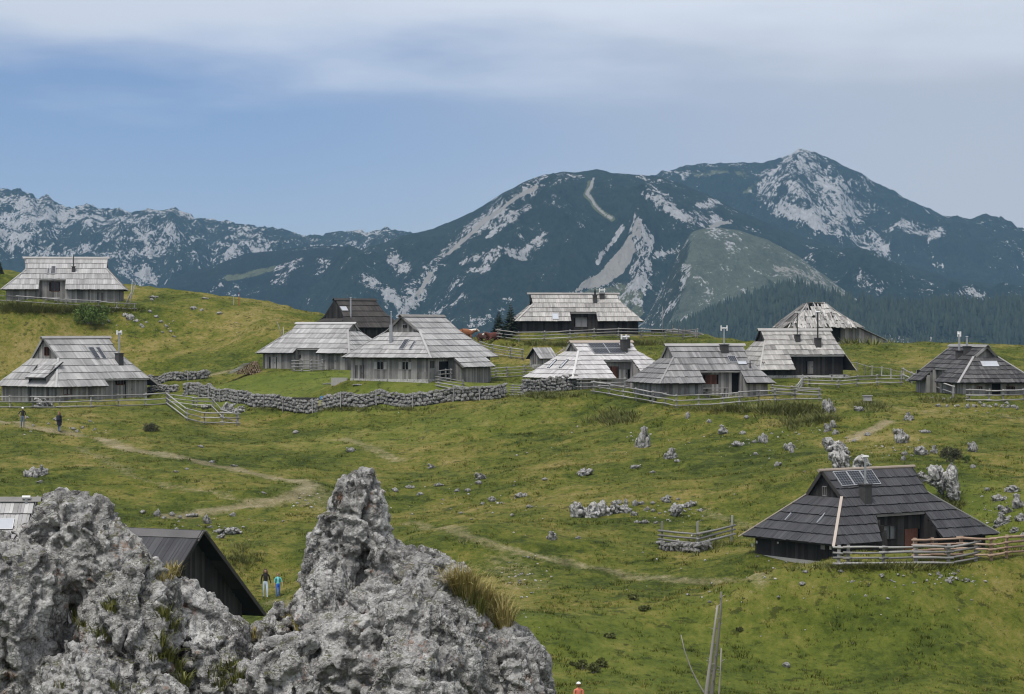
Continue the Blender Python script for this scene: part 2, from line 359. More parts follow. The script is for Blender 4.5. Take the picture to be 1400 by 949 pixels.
def ground(x, y):
    x = np.atleast_1d(np.asarray(x, float)).ravel(); y = np.atleast_1d(np.asarray(y, float)).ravel()
    b = base_h(x, y)
    k = np.ones_like(x)
    for X, Y, R in _pads: k = np.minimum(k, .12+.88*sstep(R*.85, R*1.7, np.hypot(x-X, y-Y)))
    tall = .45+.55*sstep(150, 200, y)
    r = .55*fbm(p3(x/11, y/11, 1.3), 2)+.30*fbm(p3(x/3.6, y/4.2, 5.1), 2)+.11*fbm(p3(x/1.1, y/1.3, 9.7), 2)
    w = b*1.75+1.1*noise(p3(x/7, y/7, 3.3))
    ter = (np.abs((w % 1)-.5)*2)**2*.24*sstep(-.1, .35, noise(p3(x/16, y/16, 8.8)))       # cattle terraces along the slope
    return b+k*(r+ter)*(.7+.3*tall)
def gz(x, y): return float(ground(x, y)[0])
_gx, _gy = np.arange(-75, 75.1, .5), np.arange(56, 330, .5)
_GX, _GY = np.meshgrid(_gx, _gy); _GH = ground(_GX, _GY).reshape(_GX.shape)
def quick(x, y):                             # bilinear look-up of the ground
    u = np.clip((x+75)/.5, 0, len(_gx)-1.001); v = np.clip((y-56)/.5, 0, len(_gy)-1.001); i, j = v.astype(int), u.astype(int); a, b = v-i, u-j
    return _GH[i, j]*(1-a)*(1-b)+_GH[i, j+1]*(1-a)*b+_GH[i+1, j]*a*(1-b)+_GH[i+1, j+1]*a*b
_dd = np.arange(95., 320., .35)
def hit(px, py, fall=None):                  # where the sight line through a pixel meets the meadow
    d = _dd; g = quick((px-700)/F*d, d); z = (HZ-py)/F*d
    i = np.nonzero(g >= z)[0]
    if len(i) == 0:
        dd = fall or d[np.argmax((g-z)/d)]
    else:
        k = i[0]; dd = d[k]
        if k > 0:
            e0, e1 = g[k-1]-z[k-1], g[k]-z[k]; dd = d[k-1]+(d[k]-d[k-1])*(-e0/(e1-e0+1e-9))
    X = (px-700)/F*dd
    return Vector((X, dd, float(quick(np.array([X]), np.array([dd]))[0])))
def polyhit(pts): return np.array([tuple(hit(*p))[:2] for p in pts])
def dist_poly(x, y, P):
    r = np.full(x.shape, 1e9)
    for a, b in zip(P[:-1], P[1:]):
        ab = b-a; t = np.clip(((x-a[0])*ab[0]+(y-a[1])*ab[1])/(ab@ab+1e-9), 0, 1)
        r = np.minimum(r, np.hypot(x-a[0]-t*ab[0], y-a[1]-t*ab[1]))
    return r
def make_terrain():
    xs = np.concatenate([np.arange(-200, -66, 4.), np.arange(-66, 66.1, .42), np.arange(70, 204, 4.)])
    ys = np.concatenate([np.arange(-20, 98, 1.5), np.arange(98, 300, .42), np.arange(300, 470, 3.)])
    X, Y = np.meshgrid(xs, ys); x, y = X.ravel(), Y.ravel()
    z = ground(x, y)
    nx, ny = len(xs), len(ys); i = np.arange((nx-1)*(ny-1)); r, c = i//(nx-1), i % (nx-1); a = r*nx+c
    f = np.stack([a, a+1, a+nx+1, a+nx], 1)
    wob = .5*noise(p3(x/3., y/3., 2.)); path = np.zeros_like(x)
    for pts, w, s in PATHS:
        P = polyhit(pts); d = dist_poly(x, y, P)+wob*w*.8
        path = np.maximum(path, s*(1-sstep(.3*w, 2.2*w, d)))
    lush = np.zeros_like(x)
    for px, py, rx, ry, s in LUSH:
        q = hit(px, py); lush = np.maximum(lush, s*(1-sstep(.5, 1.15, np.hypot((x-q.x)/rx, (y-q.y)/ry))))
    dry = np.zeros_like(x)
    for px, py, rx, ry, s in DRY:
        q = hit(px, py); dry = np.maximum(dry, s*(1-sstep(.2, 1.2, np.hypot((x-q.x)/rx, (y-q.y)/ry)+.35*wob)))
    dry = np.clip(dry+.42*sstep(185, 240, y)*sstep(-18, -28, x)*(.6+.8*noise(p3(x/6, y/6, 6.6)))*sstep(-4.2, -2.2, z), 0, 1)
    me = np_mesh('meadow', np.stack([x, y, z], 1), f, [M['grass_ground']], True, {'path': path, 'lush': lush, 'dry': dry})
    o = link(bpy.data.objects.new('meadow_ground', me)); o['kind'] = 'structure'
PATHS = [
 ([(-30,571),(0,576),(40,585),(95,593),(150,604),(220,621),(290,637),(350,648),(400,656),(425,663),(410,677),(350,690),(290,697),(230,706)], .7, .85),
 ([(110,612),(180,650),(260,669),(340,686),(400,684)], .5, .5),
 ([(410,677),(440,690),(430,668)], 1.3, .5),
 ([(560,715),(640,735),(690,750),(740,762),(800,775),(860,787),(920,793),(1000,797),(1040,797)], .5, .62),
 ([(1165,602),(1185,590),(1212,577)], .5, 1.0),
 ([(470,600),(510,615),(545,630)], .6, .6),
 ([(372,822),(390,824),(405,832)], .5, .6),
 ([(690,770),(705,790),(720,800)], 1.2, .45),
 ([(960,697),(1000,712),(1030,722),(1050,735)], .45, .5),
 ([(275,516),(310,508),(325,504)], .5, .8),
 ([(1180,553),(1260,562),(1330,567),(1400,572)], .8, .4),
]
LUSH = [(400,528,16,11,1.),(560,538,10,6,.9),(640,525,7,6,.9),(320,532,9,6,.9),(690,527,5,5,.9),(840,905,14,10,.45),(900,930,16,8,.5),(560,590,14,8,.45),(1340,700,6,9,.6),(1100,850,14,7,.4)]
DRY = [(560,660,9,5,.6),(640,690,9,5,.5),(430,600,9,6,.55),(720,480,7,5,.8),(900,690,7,4,.6),(1000,720,4,4,.7),(90,470,12,10,.6),(330,440,16,10,.5),(1000,590,7,5,.4),(1150,600,7,5,.5),(860,765,7,2.5,.55),(950,765,8,2.5,.6),(1300,800,9,5,.35),(700,790,6,8,.55),(1060,480,10,6,.35),(1270,495,6,4,.5),(1350,660,5,6,.4),(150,600,8,3,.3)]
def grass_material():
    m, nt, b = new_mat('meadow_turf'); q = NB(nt); v = q.co()
    big = q.noise(v, .085, 4, .6); mid = q.noise(v, .45, 5, .62); fine = q.noise(q.co((1, .75, 1)), 2.6, 6, .72); vf = q.noise(q.co((1, .8, 1)), 11, 4, .7)
    t = q.math('ADD', q.math('MULTIPLY', big, .38), q.math('ADD', q.math('MULTIPLY', mid, .34), q.math('ADD', q.math('MULTIPLY', fine, .34), q.math('MULTIPLY', vf, .16))))
    t = q.math('ADD', q.math('MULTIPLY', q.math('SUBTRACT', t, .61), 1.55), .605)
    t = q.math('ADD', t, q.math('MULTIPLY', q.attr('dry'), .11))
    c = q.ramp(t, [(.45, GR[0]), (.55, GR[1]), (.64, GR[2]), (.72, GR[3]), (.84, GR[4])])
    lc = q.ramp(q.math('ADD', q.math('MULTIPLY', fine, .6), q.math('MULTIPLY', mid, .4)), [(.3, (.075, .105, .016)), (.7, (.14, .17, .032))])
    c = q.mix(q.math('MULTIPLY', q.attr('lush'), .75), c, lc)
    dark = q.noise(q.co((1, 1, 1)), 1.1, 5, .7)
    c = q.mix(q.rng(dark, .56, .64, 0, .7), c, (.022, .030, .008))                 # rank tussocks
    pn = q.math('ADD', q.attr('path'), q.math('MULTIPLY', q.math('SUBTRACT', fine, .5), 1.6))
    pc = q.ramp(q.math('ADD', q.math('MULTIPLY', vf, .5), q.math('MULTIPLY', mid, .5)), [(.35, (.15, .125, .075)), (.5, (.25, .205, .125)), (.66, (.40, .36, .28))])
    c = q.mix(q.rng(pn, .15, 1.2, 0, .9), c, pc)
    q.l(c, b.inputs['Base Color']); b.inputs['Roughness'].default_value = .95; b.inputs['Specular IOR Level'].default_value = .1
    h = q.math('ADD', q.math('MULTIPLY', fine, .7), q.math('MULTIPLY', vf, .35))
    q.bump(h, .8, .22, b)
    return m
GR = [(.028, .040, .007), (.062, .080, .012), (.104, .112, .020), (.158, .140, .037), (.235, .19, .074)]
M['grass_ground'] = grass_material()
make_terrain()

# ------------------------------------------------------------------ mountains
def inside(px, py, P):
    r = np.zeros(px.shape, bool); P = np.array(P, float)
    for (x0, y0), (x1, y1) in zip(P, np.roll(P, -1, 0)):
        r ^= ((y0 > py) != (y1 > py)) & (px < (x1-x0)*(py-y0)/(y1-y0+1e-9)+x0)
    return r
def seg_field(px, py, strokes):
    r = np.zeros_like(px)
    for pts, w, s in strokes:
        if w == 0:                           # a filled patch
            r = np.maximum(r, s*inside(px, py, pts)); continue
        P = np.array(pts, float); d = dist_poly(px, py, P)
        r = np.maximum(r, s*(1-sstep(.25*w, 1.6*w, d)))
    return r
def mountain_mat(name, veg0, veg1, meadow=(.14, .15, .07), scale=1.):
    m, nt, b = new_mat(name); q = NB(nt); v = q.co((1, .42, .55))
    n1 = q.noise(v, .034*scale, 9, .74, .2); n2 = q.noise(v, .16*scale, 5, .75); n3 = q.noise(v, .0095*scale, 4, .6)
    vt = q.math('ADD', q.math('MULTIPLY', n1, .5), q.math('MULTIPLY', n2, .5))
    c = q.ramp(vt, [(.40, veg0), (.60, veg1)])
    mc = q.ramp(q.math('ADD', q.math('MULTIPLY', n1, .6), q.math('MULTIPLY', n2, .4)), [(.36, tuple(x*.62 for x in meadow)), (.52, meadow), (.66, tuple(x*1.5 for x in meadow))])
    mm = q.math('ADD', q.attr('meadow'), q.math('MULTIPLY', q.math('SUBTRACT', n1, .5), 1.2))
    c = q.mix(q.rng(mm, .42, .58), c, mc)
    rc = q.ramp(q.math('ADD', q.math('MULTIPLY', n2, .6), q.math('MULTIPLY', n1, .4)), [(.35, (.30, .295, .29)), (.5, (.47, .463, .458)), (.66, (.70, .692, .687))])
    rm = q.math('ADD', q.attr('rock'), q.math('ADD', q.math('MULTIPLY', q.math('SUBTRACT', n1, .5), 2.5), q.math('MULTIPLY', q.math('SUBTRACT', n2, .5), 2.0)))
    rm = q.math('ADD', rm, q.math('MULTIPLY', q.math('SUBTRACT', n3, .5), 1.5))
    c = q.mix(q.rng(rm, .59, .69), c, rc)
    sm = q.math('ADD', q.attr('scree'), q.math('ADD', q.math('MULTIPLY', q.math('SUBTRACT', n1, .5), 1.3), q.math('MULTIPLY', q.math('SUBTRACT', n2, .5), .9)))
    c = q.mix(q.rng(sm, .5, .62), c, q.mix(n2, (.34, .32, .29), (.50, .475, .43)))
    q.l(c, b.inputs['Base Color']); b.inputs['Roughness'].default_value = 1.; b.inputs['Specular IOR Level'].default_value = .05
    h = q.math('ADD', q.math('MULTIPLY', n1, 1.), q.math('MULTIPLY', n2, .5))
    q.bump(h, 1., 26., b)
    return m
def mountain(name, label, sky, D1, D0, zb, prof, amp, gscale, mat, rock=(), scree=(), meadow=(), rock0=0., rockfn=None, jag=4., cols=620, rows=170, seed=0., back=.25, shape=None, crest=0.):
    sky = np.array(sky, float)
    px = np.linspace(sky[0, 0], sky[-1, 0], cols); sy = np.interp(px, sky[:, 0], sky[:, 1])
    # round the straight joints of the skyline a little
    k = np.array([0, 1, 3, 1, 0.])/5 if crest else np.array([1, 2, 3, 2, 1.])/9; sy = np.convolve(np.pad(sy, 2, 'edge'), k, 'valid')
    Zr = (HZ-sy)/F*D1
    s = np.concatenate([np.linspace(0, 1, rows), 1+np.linspace(0, 1, 14)[1:]*back])
    PX, SS = np.meshgrid(px, s); ZR = np.broadcast_to(Zr, PX.shape)
    D = D0+(D1-D0)*SS
    X = (PX-700)/F*D; x, y = X.ravel(), D.ravel(); ss = SS.ravel()
    g = np.where(ss <= 1, np.clip(ss, 0, 1)**prof, 1-(ss-1)*1.3)
    z = zb+(ZR.ravel()-zb)*g
    env = np.clip(ss*3, 0, 1)*np.where(ss <= 1, np.clip((1-ss)*3.2, 0, 1), 0)
    # gullies and ribs running down the slope
    ribs = fbm(p3((PX.ravel()-700)/F*D1/gscale+.25*noise(p3(x/gscale/2, y/gscale/2, seed)), y/gscale/2.6, seed+z/gscale/3), 5, .52, ridged=True)
    z = z+amp*env*(ribs-.15)+amp*.35*env*fbm(p3(x/gscale*2.3, y/gscale*2.3, seed+3), 4)
    z = z+jag*np.where(ss > .9, 1, ss)*fbm(p3(x/55, y/55, z/55+seed), 3, .6)
    if crest: z = z+crest*sstep(.80, .97, ss)*(fbm(p3(x/48, y/160, seed), 4, .6, ridged=True)+.1)
    if shape is not None: z = z+shape(700+F*x/y, HZ-F*z/y, ss)
    nc, nr = cols, len(s); i = np.arange((nc-1)*(nr-1)); r, c = i//(nc-1), i % (nc-1); a = r*nc+c
    f = np.stack([a, a+1, a+nc+1, a+nc], 1)
    qx, qy = 700+F*x/y, HZ-F*z/y
    wx = qx+5*noise(p3(x/90, y/90, z/90)); wy = qy+5*noise(p3(x/90, y/90, z/90+31))
    R = np.maximum(rock0, seg_field(wx, wy, rock))
    if rockfn is not None: R = np.maximum(R, rockfn(qx, qy))
    me = np_mesh(name, np.stack([x, y, z], 1), f, [mat], True, {'rock': R, 'scree': seg_field(wx, wy, scree), 'meadow': seg_field(wx, wy, meadow)})
    o = link(bpy.data.objects.new(name, me)); o['kind'] = 'structure'; o['label'] = label
    return o
MT = mountain_mat('mountain_slope', (.009, .017, .009), (.032, .048, .025))
MTF = mountain_mat('wooded_slope', (.008, .014, .008), (.020, .032, .016))
# left-hand range
mountain('far_range', 'pale rocky mountain range with dwarf pine behind the hillside huts',
 [(-260,250),(-60,256),(0,262),(20,263),(45,268),(52,277),(66,272),(78,285),(90,291),(105,287),(118,284),(128,287),(140,292),(160,290),(180,293),(200,290),(215,295),(240,291),(265,300),(290,308),(310,308),(330,312),(350,315),(380,318),(400,325),(420,328),(440,325),(470,322),(500,322),(530,320),(550,323),(620,330),(720,340)],
 6000, 4300, -120, .85, 100, 260, MT, rock0=.38,
 rock=[([(0,266),(60,290),(100,300),(160,305),(230,310)], 16, .70), ([(-50,300),(20,320),(60,345),(90,365)], 20, .62), ([(150,350),(200,380)], 18, .62), ([(240,330),(300,340),(340,350)], 16, .6), ([(190,370),(215,385)], 10, .75), ([(420,330),(460,340)], 12, .5), ([(560,350),(600,360)],20,.5)],
 rockfn=lambda x, y: .50*(1-sstep(350, 480, x))*(1-sstep(345, 400, y)), jag=7., seed=2., crest=15., cols=900)
# dark wooded foothill in front of it
mountain('foothill', 'dark wooded foothill with a few pale clearings below the rocky range',
 [(-260,470),(60,470),(120,432),(170,415),(215,394),(250,374),(300,360),(340,346),(380,341),(430,337),(480,338),(520,345),(560,352),(620,362),(700,372),(800,400),(900,470)],
 4700, 3900, -120, .8, 60, 330, MTF, rock0=.12,
 rock=[([(380,372),(412,360)], 7, .75), ([(440,368),(480,375),(500,385)], 10, .75), ([(370,385),(395,378)], 8, .6), ([(520,400),(545,415),(560,430)], 16, .75), ([(500,385),(530,400)], 12, .65), ([(285,400),(300,392)], 6, .7)],
 meadow=[([(312,379),(345,373),(375,368)], 5, .62)], jag=5., seed=5., rows=90, cols=420)
# the big dome in the middle
def _crag(x, y, s):
    return 60*np.exp(-((x-872)/22)**2-((y-330)/34)**2)
mountain('dome_mountain', 'broad dark green mountain dome with pale scree gullies in the middle',
 [(330,470),(430,400),(480,352),(520,334),(550,322),(590,314),(630,297),(660,281),(690,262),(720,248),(745,239),(770,234),(785,236),(800,233),(815,231),(840,236),(870,240),(890,239),(905,242),(930,251),(960,262),(1000,283),(1050,305),(1100,325),(1150,339),(1200,351),(1300,380),(1400,396),(1600,430)],
 4700, 3300, -120, .82, 95, 380, MT, rock0=.14, shape=_crag,
 rock=[([(742,246),(715,265),(690,280),(660,305),(640,320),(610,345),(590,370),(575,395),(560,415),(545,445)], 12, .70), ([(722,285),(690,300),(670,322)], 8, .66), ([(660,352),(690,345),(720,345),(745,325)], 10, .58), ([(635,358),(680,342),(715,350)], 8, .68), ([(645,370),(670,365)], 5, .6),
  ([(545,360),(562,385),(556,420)], 17, .66), ([(500,380),(530,400),(550,420)], 12, .66), ([(625,395),(605,425),(585,450)], 22, .62), ([(645,445),(680,428),(695,408)], 9, .6), ([(868,290),(881,300),(894,325),(890,350),(894,372),(880,394),(866,402),(860,378),(868,345),(856,322)], 0, .74), ([(876,380),(860,410),(850,440)], 20, .58), ([(785,398),(850,384),(882,395),(880,430),(840,446),(768,422)], 0, .5), ([(850,310),(835,332),(815,358)], 4, .85),
  ([(885,262),(910,280),(940,294),(978,302)], 12, .74), ([(950,287),(990,272),(1010,282)], 8, .6), ([(1020,310),(1040,316)], 5, .75), ([(895,350),(930,345)], 4, .55), ([(1180,375),(1210,400)],16,.4), ([(1300,400),(1340,405)],10,.45), ([(760,240),(790,246)],7,.5), ([(870,252),(800,330)],1,.0)],
 scree=[([(735,256),(700,275),(655,308),(615,345)], 3.5, .85), ([(862,318),(870,345),(852,374),(822,394),(783,399),(813,376),(840,348)], 0, .80), ([(868,293),(878,302),(876,330),(862,322)], 0, .66), ([(810,246),(802,264),(814,281),(837,298)], 2.6, .8), ([(592,372),(572,400)], 4, .8), ([(1000,300),(975,310)], 5, .7)],
 meadow=[([(806,250),(802,266),(815,283),(838,299)], 4.5, .9), ([(790,400),(850,388),(880,398),(878,430),(840,446),(776,424)], 0, .62)], jag=5., seed=9., rows=230, cols=760)
# the peak behind on the right
mountain('pointed_peak', 'pointed rocky peak with pale limestone face behind the dome',
 [(820,300),(860,262),(905,240),(930,231),(955,226),(985,226),(1010,225),(1040,226),(1060,220),(1080,213),(1092,207),(1100,206),(1115,210),(1140,222),(1170,238),(1200,255),(1240,275),(1290,297),(1330,303),(1370,312),(1400,317),(1480,330),(1650,345)],
 6100, 4900, 0, .85, 130, 430, MT, rock0=.22,
 rock=[([(1100,208),(1088,228),(1060,242),(1045,262),(1062,280)], 22, .66), ([(1085,215),(1120,240),(1150,262),(1165,288)], 26, .62), ([(1065,285),(1105,298),(1150,318)], 16, .70), ([(1190,318),(1205,342)], 13, .6), ([(1235,310),(1285,318)], 12, .56), ([(910,237),(940,238)], 8, .6), ([(1100,250),(1130,285),(1150,300)], 30, .62), ([(1165,325),(1190,335)], 8, .5)],
 meadow=[([(950,238),(985,236),(1020,238)], 10, .48), ([(1040,245),(1020,262)], 8, .5)], jag=6., seed=14., rows=170, cols=560, crest=6.)
# the bald hill and the wooded hills at its foot
mountain('bald_hill', 'pale green grassy hill with loose scree in front of the dark forest',
 [(760,480),(830,470),(880,440),(905,395),(925,350),(945,318),(960,313),(985,311),(1010,314),(1050,328),(1090,350),(1130,378),(1160,402),(1200,428),(1260,460),(1330,480)],
 3500, 2900, -120, .75, 26, 170, mountain_mat('bald_slope', (.022, .034, .017), (.05, .065, .032), (.14, .165, .115), 1.3), rock0=.36, scree=[([(1045,340),(1062,365),(1100,378),(1150,398)], 15, .5)],
 rock=[([(940,365),(928,400),(905,432)], 8, .72), ([(985,365),(1005,380),(1020,395)], 9, .55), ([(1045,340),(1060,375)], 8, .5), ([(1000,350),(990,330)], 10, .45), ([(1150,392),(1160,402)], 6, .6)],
 meadow=[([(962,330),(955,380),(940,430),(920,470)], 22, .8), ([(1000,340),(1000,400),(990,450)], 60, 1.), ([(1060,350),(1100,375),(1150,400)], 34, 1.)], jag=2.5, seed=21., rows=120, cols=420)
mountain('forest_hill', 'low hill covered with dark spruce forest beyond the ridge',
 [(800,500),(880,470),(940,448),(980,428),(1030,408),(1075,392),(1100,394),(1130,404),(1180,414),(1240,420),(1300,418),(1400,416),(1650,420)],
 2900, 2250, -130, .8, 22, 200, MTF, rock0=.05, rock=[([(1215,462),(1300,470)], 9, .62)], meadow=[([(1210,464),(1300,472)], 10, .8)], jag=1., seed=25., rows=90, cols=320)
# valley floor under it all
_v = bpy.data.meshes.new('valley'); _v.from_pydata([(-9000, 380, -150), (9000, 380, -150), (9000, 6800, -150), (-9000, 6800, -150)], [], [(0, 1, 2, 3)]); _v.materials.append(MTF)
_o = link(bpy.data.objects.new('valley_floor', _v)); _o['kind'] = 'structure'
def forest():
    o = bpy.data.objects['forest_hill']; me = o.data; n = len(me.vertices); co = np.empty(n*3, np.float32); me.vertices.foreach_get('co', co); co = co.reshape(-1, 3)
    rows = 90; co = co[:320*rows].reshape(rows, 320, 3); r = np.random.default_rng(5)
    N = 15000; u = r.random(N)*318; w = (1-r.random(N)**1.15)*(rows-2.01)
    i, j = w.astype(int), u.astype(int); a, b = (w-i)[:, None], (u-j)[:, None]
    P = co[i, j]*(1-a)*(1-b)+co[i, j+1]*(1-a)*b+co[i+1, j]*a*(1-b)+co[i+1, j+1]*a*b
    qx, qy = 700+F*P[:, 0]/P[:, 1], HZ-F*P[:, 2]/P[:, 1]
    keep = (qx > 840) & (qx < 1480) & (qy < 500) & ~((np.abs(qx-1258) < 52) & (np.abs(qy-466) < 9) & (r.random(N) < .75)); P = P[keep]; n = len(P)
    H = r.uniform(8, 17, n)*(.8+.4*r.random(n)); R = H*r.uniform(.15, .22, n)
    k = 6; ang = np.arange(k)*2*np.pi/k
    V = []; Fc = []
    base = np.stack([np.cos(ang), np.sin(ang)], 1)
    tiers = ((.05, 1., .52), (.36, .72, 1.0))
    for z0, rr, z1 in tiers:
        jit = 1+.35*(r.random((n, k))-.5)
        ring = np.concatenate([P[:, None, :2]+base[None]*(R[:, None]*rr*jit)[:, :, None], (P[:, 2]+H*z0)[:, None, None]*np.ones((1, k, 1))], 2)
        tip = np.stack([P[:, 0], P[:, 1], P[:, 2]+H*z1], 1)[:, None]
        off = sum(len(v) for v in V); V.append(np.concatenate([ring, tip], 1).reshape(-1, 3))
        b0 = off+np.arange(n)[:, None]*(k+1); kk = np.arange(k)[None]
        Fc.append(np.stack([b0+kk, b0+(kk+1) % k, np.broadcast_to(b0+k, (n, k))], 2).reshape(-1, 3))
    V = np.concatenate(V); Fc = np.concatenate(Fc)
    me = np_mesh('spruce_forest', V, Fc, [M['spruce_far']], False, {'tone': np.tile(np.repeat(r.random(n), k+1), 2)})
    tag(link(bpy.data.objects.new('spruce_forest', me)), 'dark spruce forest covering the low hill beyond the ridge', 'forest', kind='stuff')
M['spruce_far'] = wood('spruce_far', (.006, .011, .007), (.013, .022, .012), (.028, .040, .020))
forest()

# ------------------------------------------------------------------ huts
def lerp(a, b, t): return a+(b-a)*t
class Hut:
    OV = .5                                  # how far the walls stand in from the eaves
    def __init__(s, key, name, label, cat='hut', shingle='shingle', board='board', group=None, n=7, ne=4):
        for k, v in HUT[key].items(): setattr(s, k, v)
        s.root = empty(name, (s.X, s.Y, s.Z), math.radians(s.yaw), label, cat, group)
        a = math.radians(s.yaw); s.c, s.s = math.cos(a), math.sin(a)
        s.sh, s.bd, s.n, s.ne = M[shingle], M[board], n, ne
        s.notches = []; s.exts = []; s.open = {'F': [], 'B': [], 'L': [], 'R': []}; s.roofs = {}
        s.tk = {'L': (s.kL-s.he)/(s.hr-s.he), 'R': (s.kR-s.he)/(s.hr-s.he)}
        s.sl = (s.hr-s.he)/(s.W/2)           # slope of the long sides
    # --- pixel to local
    def loc(s, w):
        x, y, z = w[0]-s.X, w[1]-s.Y, w[2]-s.Z
        return Vector((s.c*x+s.s*y, -s.s*x+s.c*y, z))
    def on_plane(s, px, py, p0, n):
        o = s.loc((0, 0, 0)); d = s.loc(tuple(ray(px, py, 1.)))-o
        p0, n = Vector(p0), Vector(n); t = (p0-o).dot(n)/d.dot(n); return o+d*t
    def roof_uv(s, face, px, py):            # (position along the face, height parameter t)
        P0, U, T = s.frame(face); q = s.on_plane(px, py, P0, U.cross(T)) - P0
        return q.dot(U)/U.dot(U), q.dot(T)/T.dot(T)
    def frame(s, f):                         # P(u, t) = P0 + U u + T t
        if f == 'F': return Vector((0, -s.W/2, s.he)), Vector((1, 0, 0)), Vector((0, s.W/2, s.hr-s.he))
        if f == 'B': return Vector((0, s.W/2, s.he)), Vector((-1, 0, 0)), Vector((0, -s.W/2, s.hr-s.he))
        if f == 'L': return Vector((-s.L/2, 0, s.he)), Vector((0, -1, 0)), Vector((s.L/2-s.gL, 0, s.kL-s.he))
        if f == 'R': return Vector((s.L/2, 0, s.he)), Vector((0, 1, 0)), Vector((-(s.L/2-s.gR), 0, s.kR-s.he))
    def edges(s, f, t):                      # extent along u at height t
        if f in 'FB':
            def e(k, g, r, tk): return lerp(s.L/2, g, t/tk) if t < tk else lerp(g, r, (t-tk)/(1-tk))
            l = e(0, s.gL, s.rL, s.tk['L']); r = e(0, s.gR, s.rR, s.tk['R'])
            return (-l, r) if f == 'F' else (-r, l)
        k, g = (s.kL, s.gL) if f == 'L' else (s.kR, s.gR); yg = s.W/2*(s.hr-k)/(s.hr-s.he)
        w = lerp(s.W/2, yg, t); return -w, w
    def wall_uv(s, f, px, py):
        o = s.OV
        P, n = {'F': ((0, -(s.W/2-o), 0), (0, 1, 0)), 'L': ((-(s.L/2-o), 0, 0), (1, 0, 0)), 'R': ((s.L/2-o, 0, 0), (1, 0, 0))}[f]
        q = s.on_plane(px, py, P, n); return (q.x if f == 'F' else (-q.y if f == 'L' else q.y)), q.z
    # --- notch and extension, read off the photograph
    def notch(s, px0, px1, py, to_right=False, to_left=False, low=None, mat=None):
        u0, t = s.roof_uv('F', px0, py); u1, t1 = s.roof_uv('F', px1, py); t = (t+t1)/2
        t = max(1, round(t*s.n))/s.n
        if to_right: u1 = 99
        if to_left: u0 = -99
        s.slant = (0, 0)
        if low:                              # pixel columns of the two cut edges down at the eave
            s.slant = tuple((s.roof_uv('F', *q)[0]-u)/t if q else 0 for q, u in zip(low, (u0, u1)))
        s.notches.append((u0, u1, t, mat)); return u0, u1, t
    def ext(s, px0, px1, py_low, courses=2):
        u0, _ = s.roof_uv('F', px0, py_low); u1, tl = s.roof_uv('F', px1, py_low)
        s.exts.append((u0, u1, tl, courses)); return u0, u1, tl
    # --- shingles
    def course(s, f, t0, t1, part, runs, name='shingle_course', k0=0.):
        P0, U, T = s.frame(f); nrm = U.cross(T).normalized(); nrm = -nrm if nrm.z < 0 else nrm
        mb = MB(); Tl = T.length; tb = t0-.055/Tl*1.0; tt = min(t1+.06/Tl, 1.0 if f in 'LR' else .999)
        for a, b, cl, lof, hif in runs:
            u = a
            ta = random.random()
            while u < b-.02:
                w = random.uniform(.15, .27); v = min(u+w, b)
                if b-v < .08: v = b
                if random.random() < .22: ta = random.random()
                tone = .5*ta+.5*random.random()
                dt = random.uniform(-.022, .022)/Tl; lo = .075+random.uniform(0, .03); th = .032
                c = []
                for (uu, t, h) in ((u+.006, tb+dt, lo), (v-.006, tb+dt, lo), (v-.006, tt, .02), (u+.006, tt, .02)):
                    if cl:
                        e0, e1 = s.edges(f, min(max(t, 0), 1)); uu = min(max(uu, e0), e1)
                    if lof: uu = max(uu, lof(t))
                    if hif: uu = min(uu, hif(t))
                    c.append(P0+U*uu+T*t+nrm*h)
                if (c[1]-c[0]).length > .03 or (c[2]-c[3]).length > .03:
                    mb.hexa([p for p in c]+[p+nrm*th for p in c], tone)
                u = v
        if mb.v: mb.build(name, s.sh, part)
    def roof(s, miss=0., skip=()):
        D = MB()
        for f in 'FBLR':
            if f in skip: continue
            if f in 'LR' and (s.kL if f == 'L' else s.kR)-s.he < .06: continue
            part = MB(); P0, U, T = s.frame(f); n = s.n if f in 'FB' else s.ne
            ro = None; rows = []
            for i in range(n):
                t0, t1 = i/n, (i+1)/n
                a, b = s.edges(f, t0+.001); cuts = [(a, b, None, None)]
                if f == 'F':
                    for u0, u1, tn, _ in s.notches:
                        if t0 < tn-1e-4:
                            nc = []; f0 = lambda t, u=u0, k=s.slant[0], n_=tn: u+k*(n_-t); f1 = lambda t, u=u1, k=s.slant[1], n_=tn: u+k*(n_-t)
                            m0, m1 = max(f0(t0), f0(t1)), min(f1(t0), f1(t1))
                            for p, q, lf, hf in cuts:
                                if m0 > p: nc.append((p, min(q, m0), lf, f0 if m0 < q else hf))
                                if m1 < q: nc.append((max(p, m1), q, f1 if m1 > p else lf, hf))
                            cuts = [c for c in nc if c[1]-c[0] > .05]
                rows.append((t0, t1, cuts))
                for p, q, lf, hf in cuts:
                    e0, e1 = s.edges(f, min(t1, .9999)); p1, q1 = max(p, e0), min(q, e1)
                    if lf: p, p1 = max(p, lf(t0)), max(p1, lf(t1))
                    if hf: q, q1 = min(q, hf(t0)), min(q1, hf(t1))
                    A = [P0+U*p+T*t0, P0+U*q+T*t0, P0+U*q1+T*t1, P0+U*p1+T*t1]
                    part.hexa([v-Vector((0, 0, .05)) for v in A]+[v+Vector((0, 0, .0)) for v in A], random.random())
            ro = part.build({'F': 'front_roof', 'B': 'back_roof', 'L': 'end_roof', 'R': 'end_roof'}[f], M['deck'], s.root)
            s.roofs[f] = ro
            for t0, t1, cuts in rows:
                for p, q, lf, hf in cuts: s.course(f, t0, t1, ro, [(p, q, True, lf, hf)])
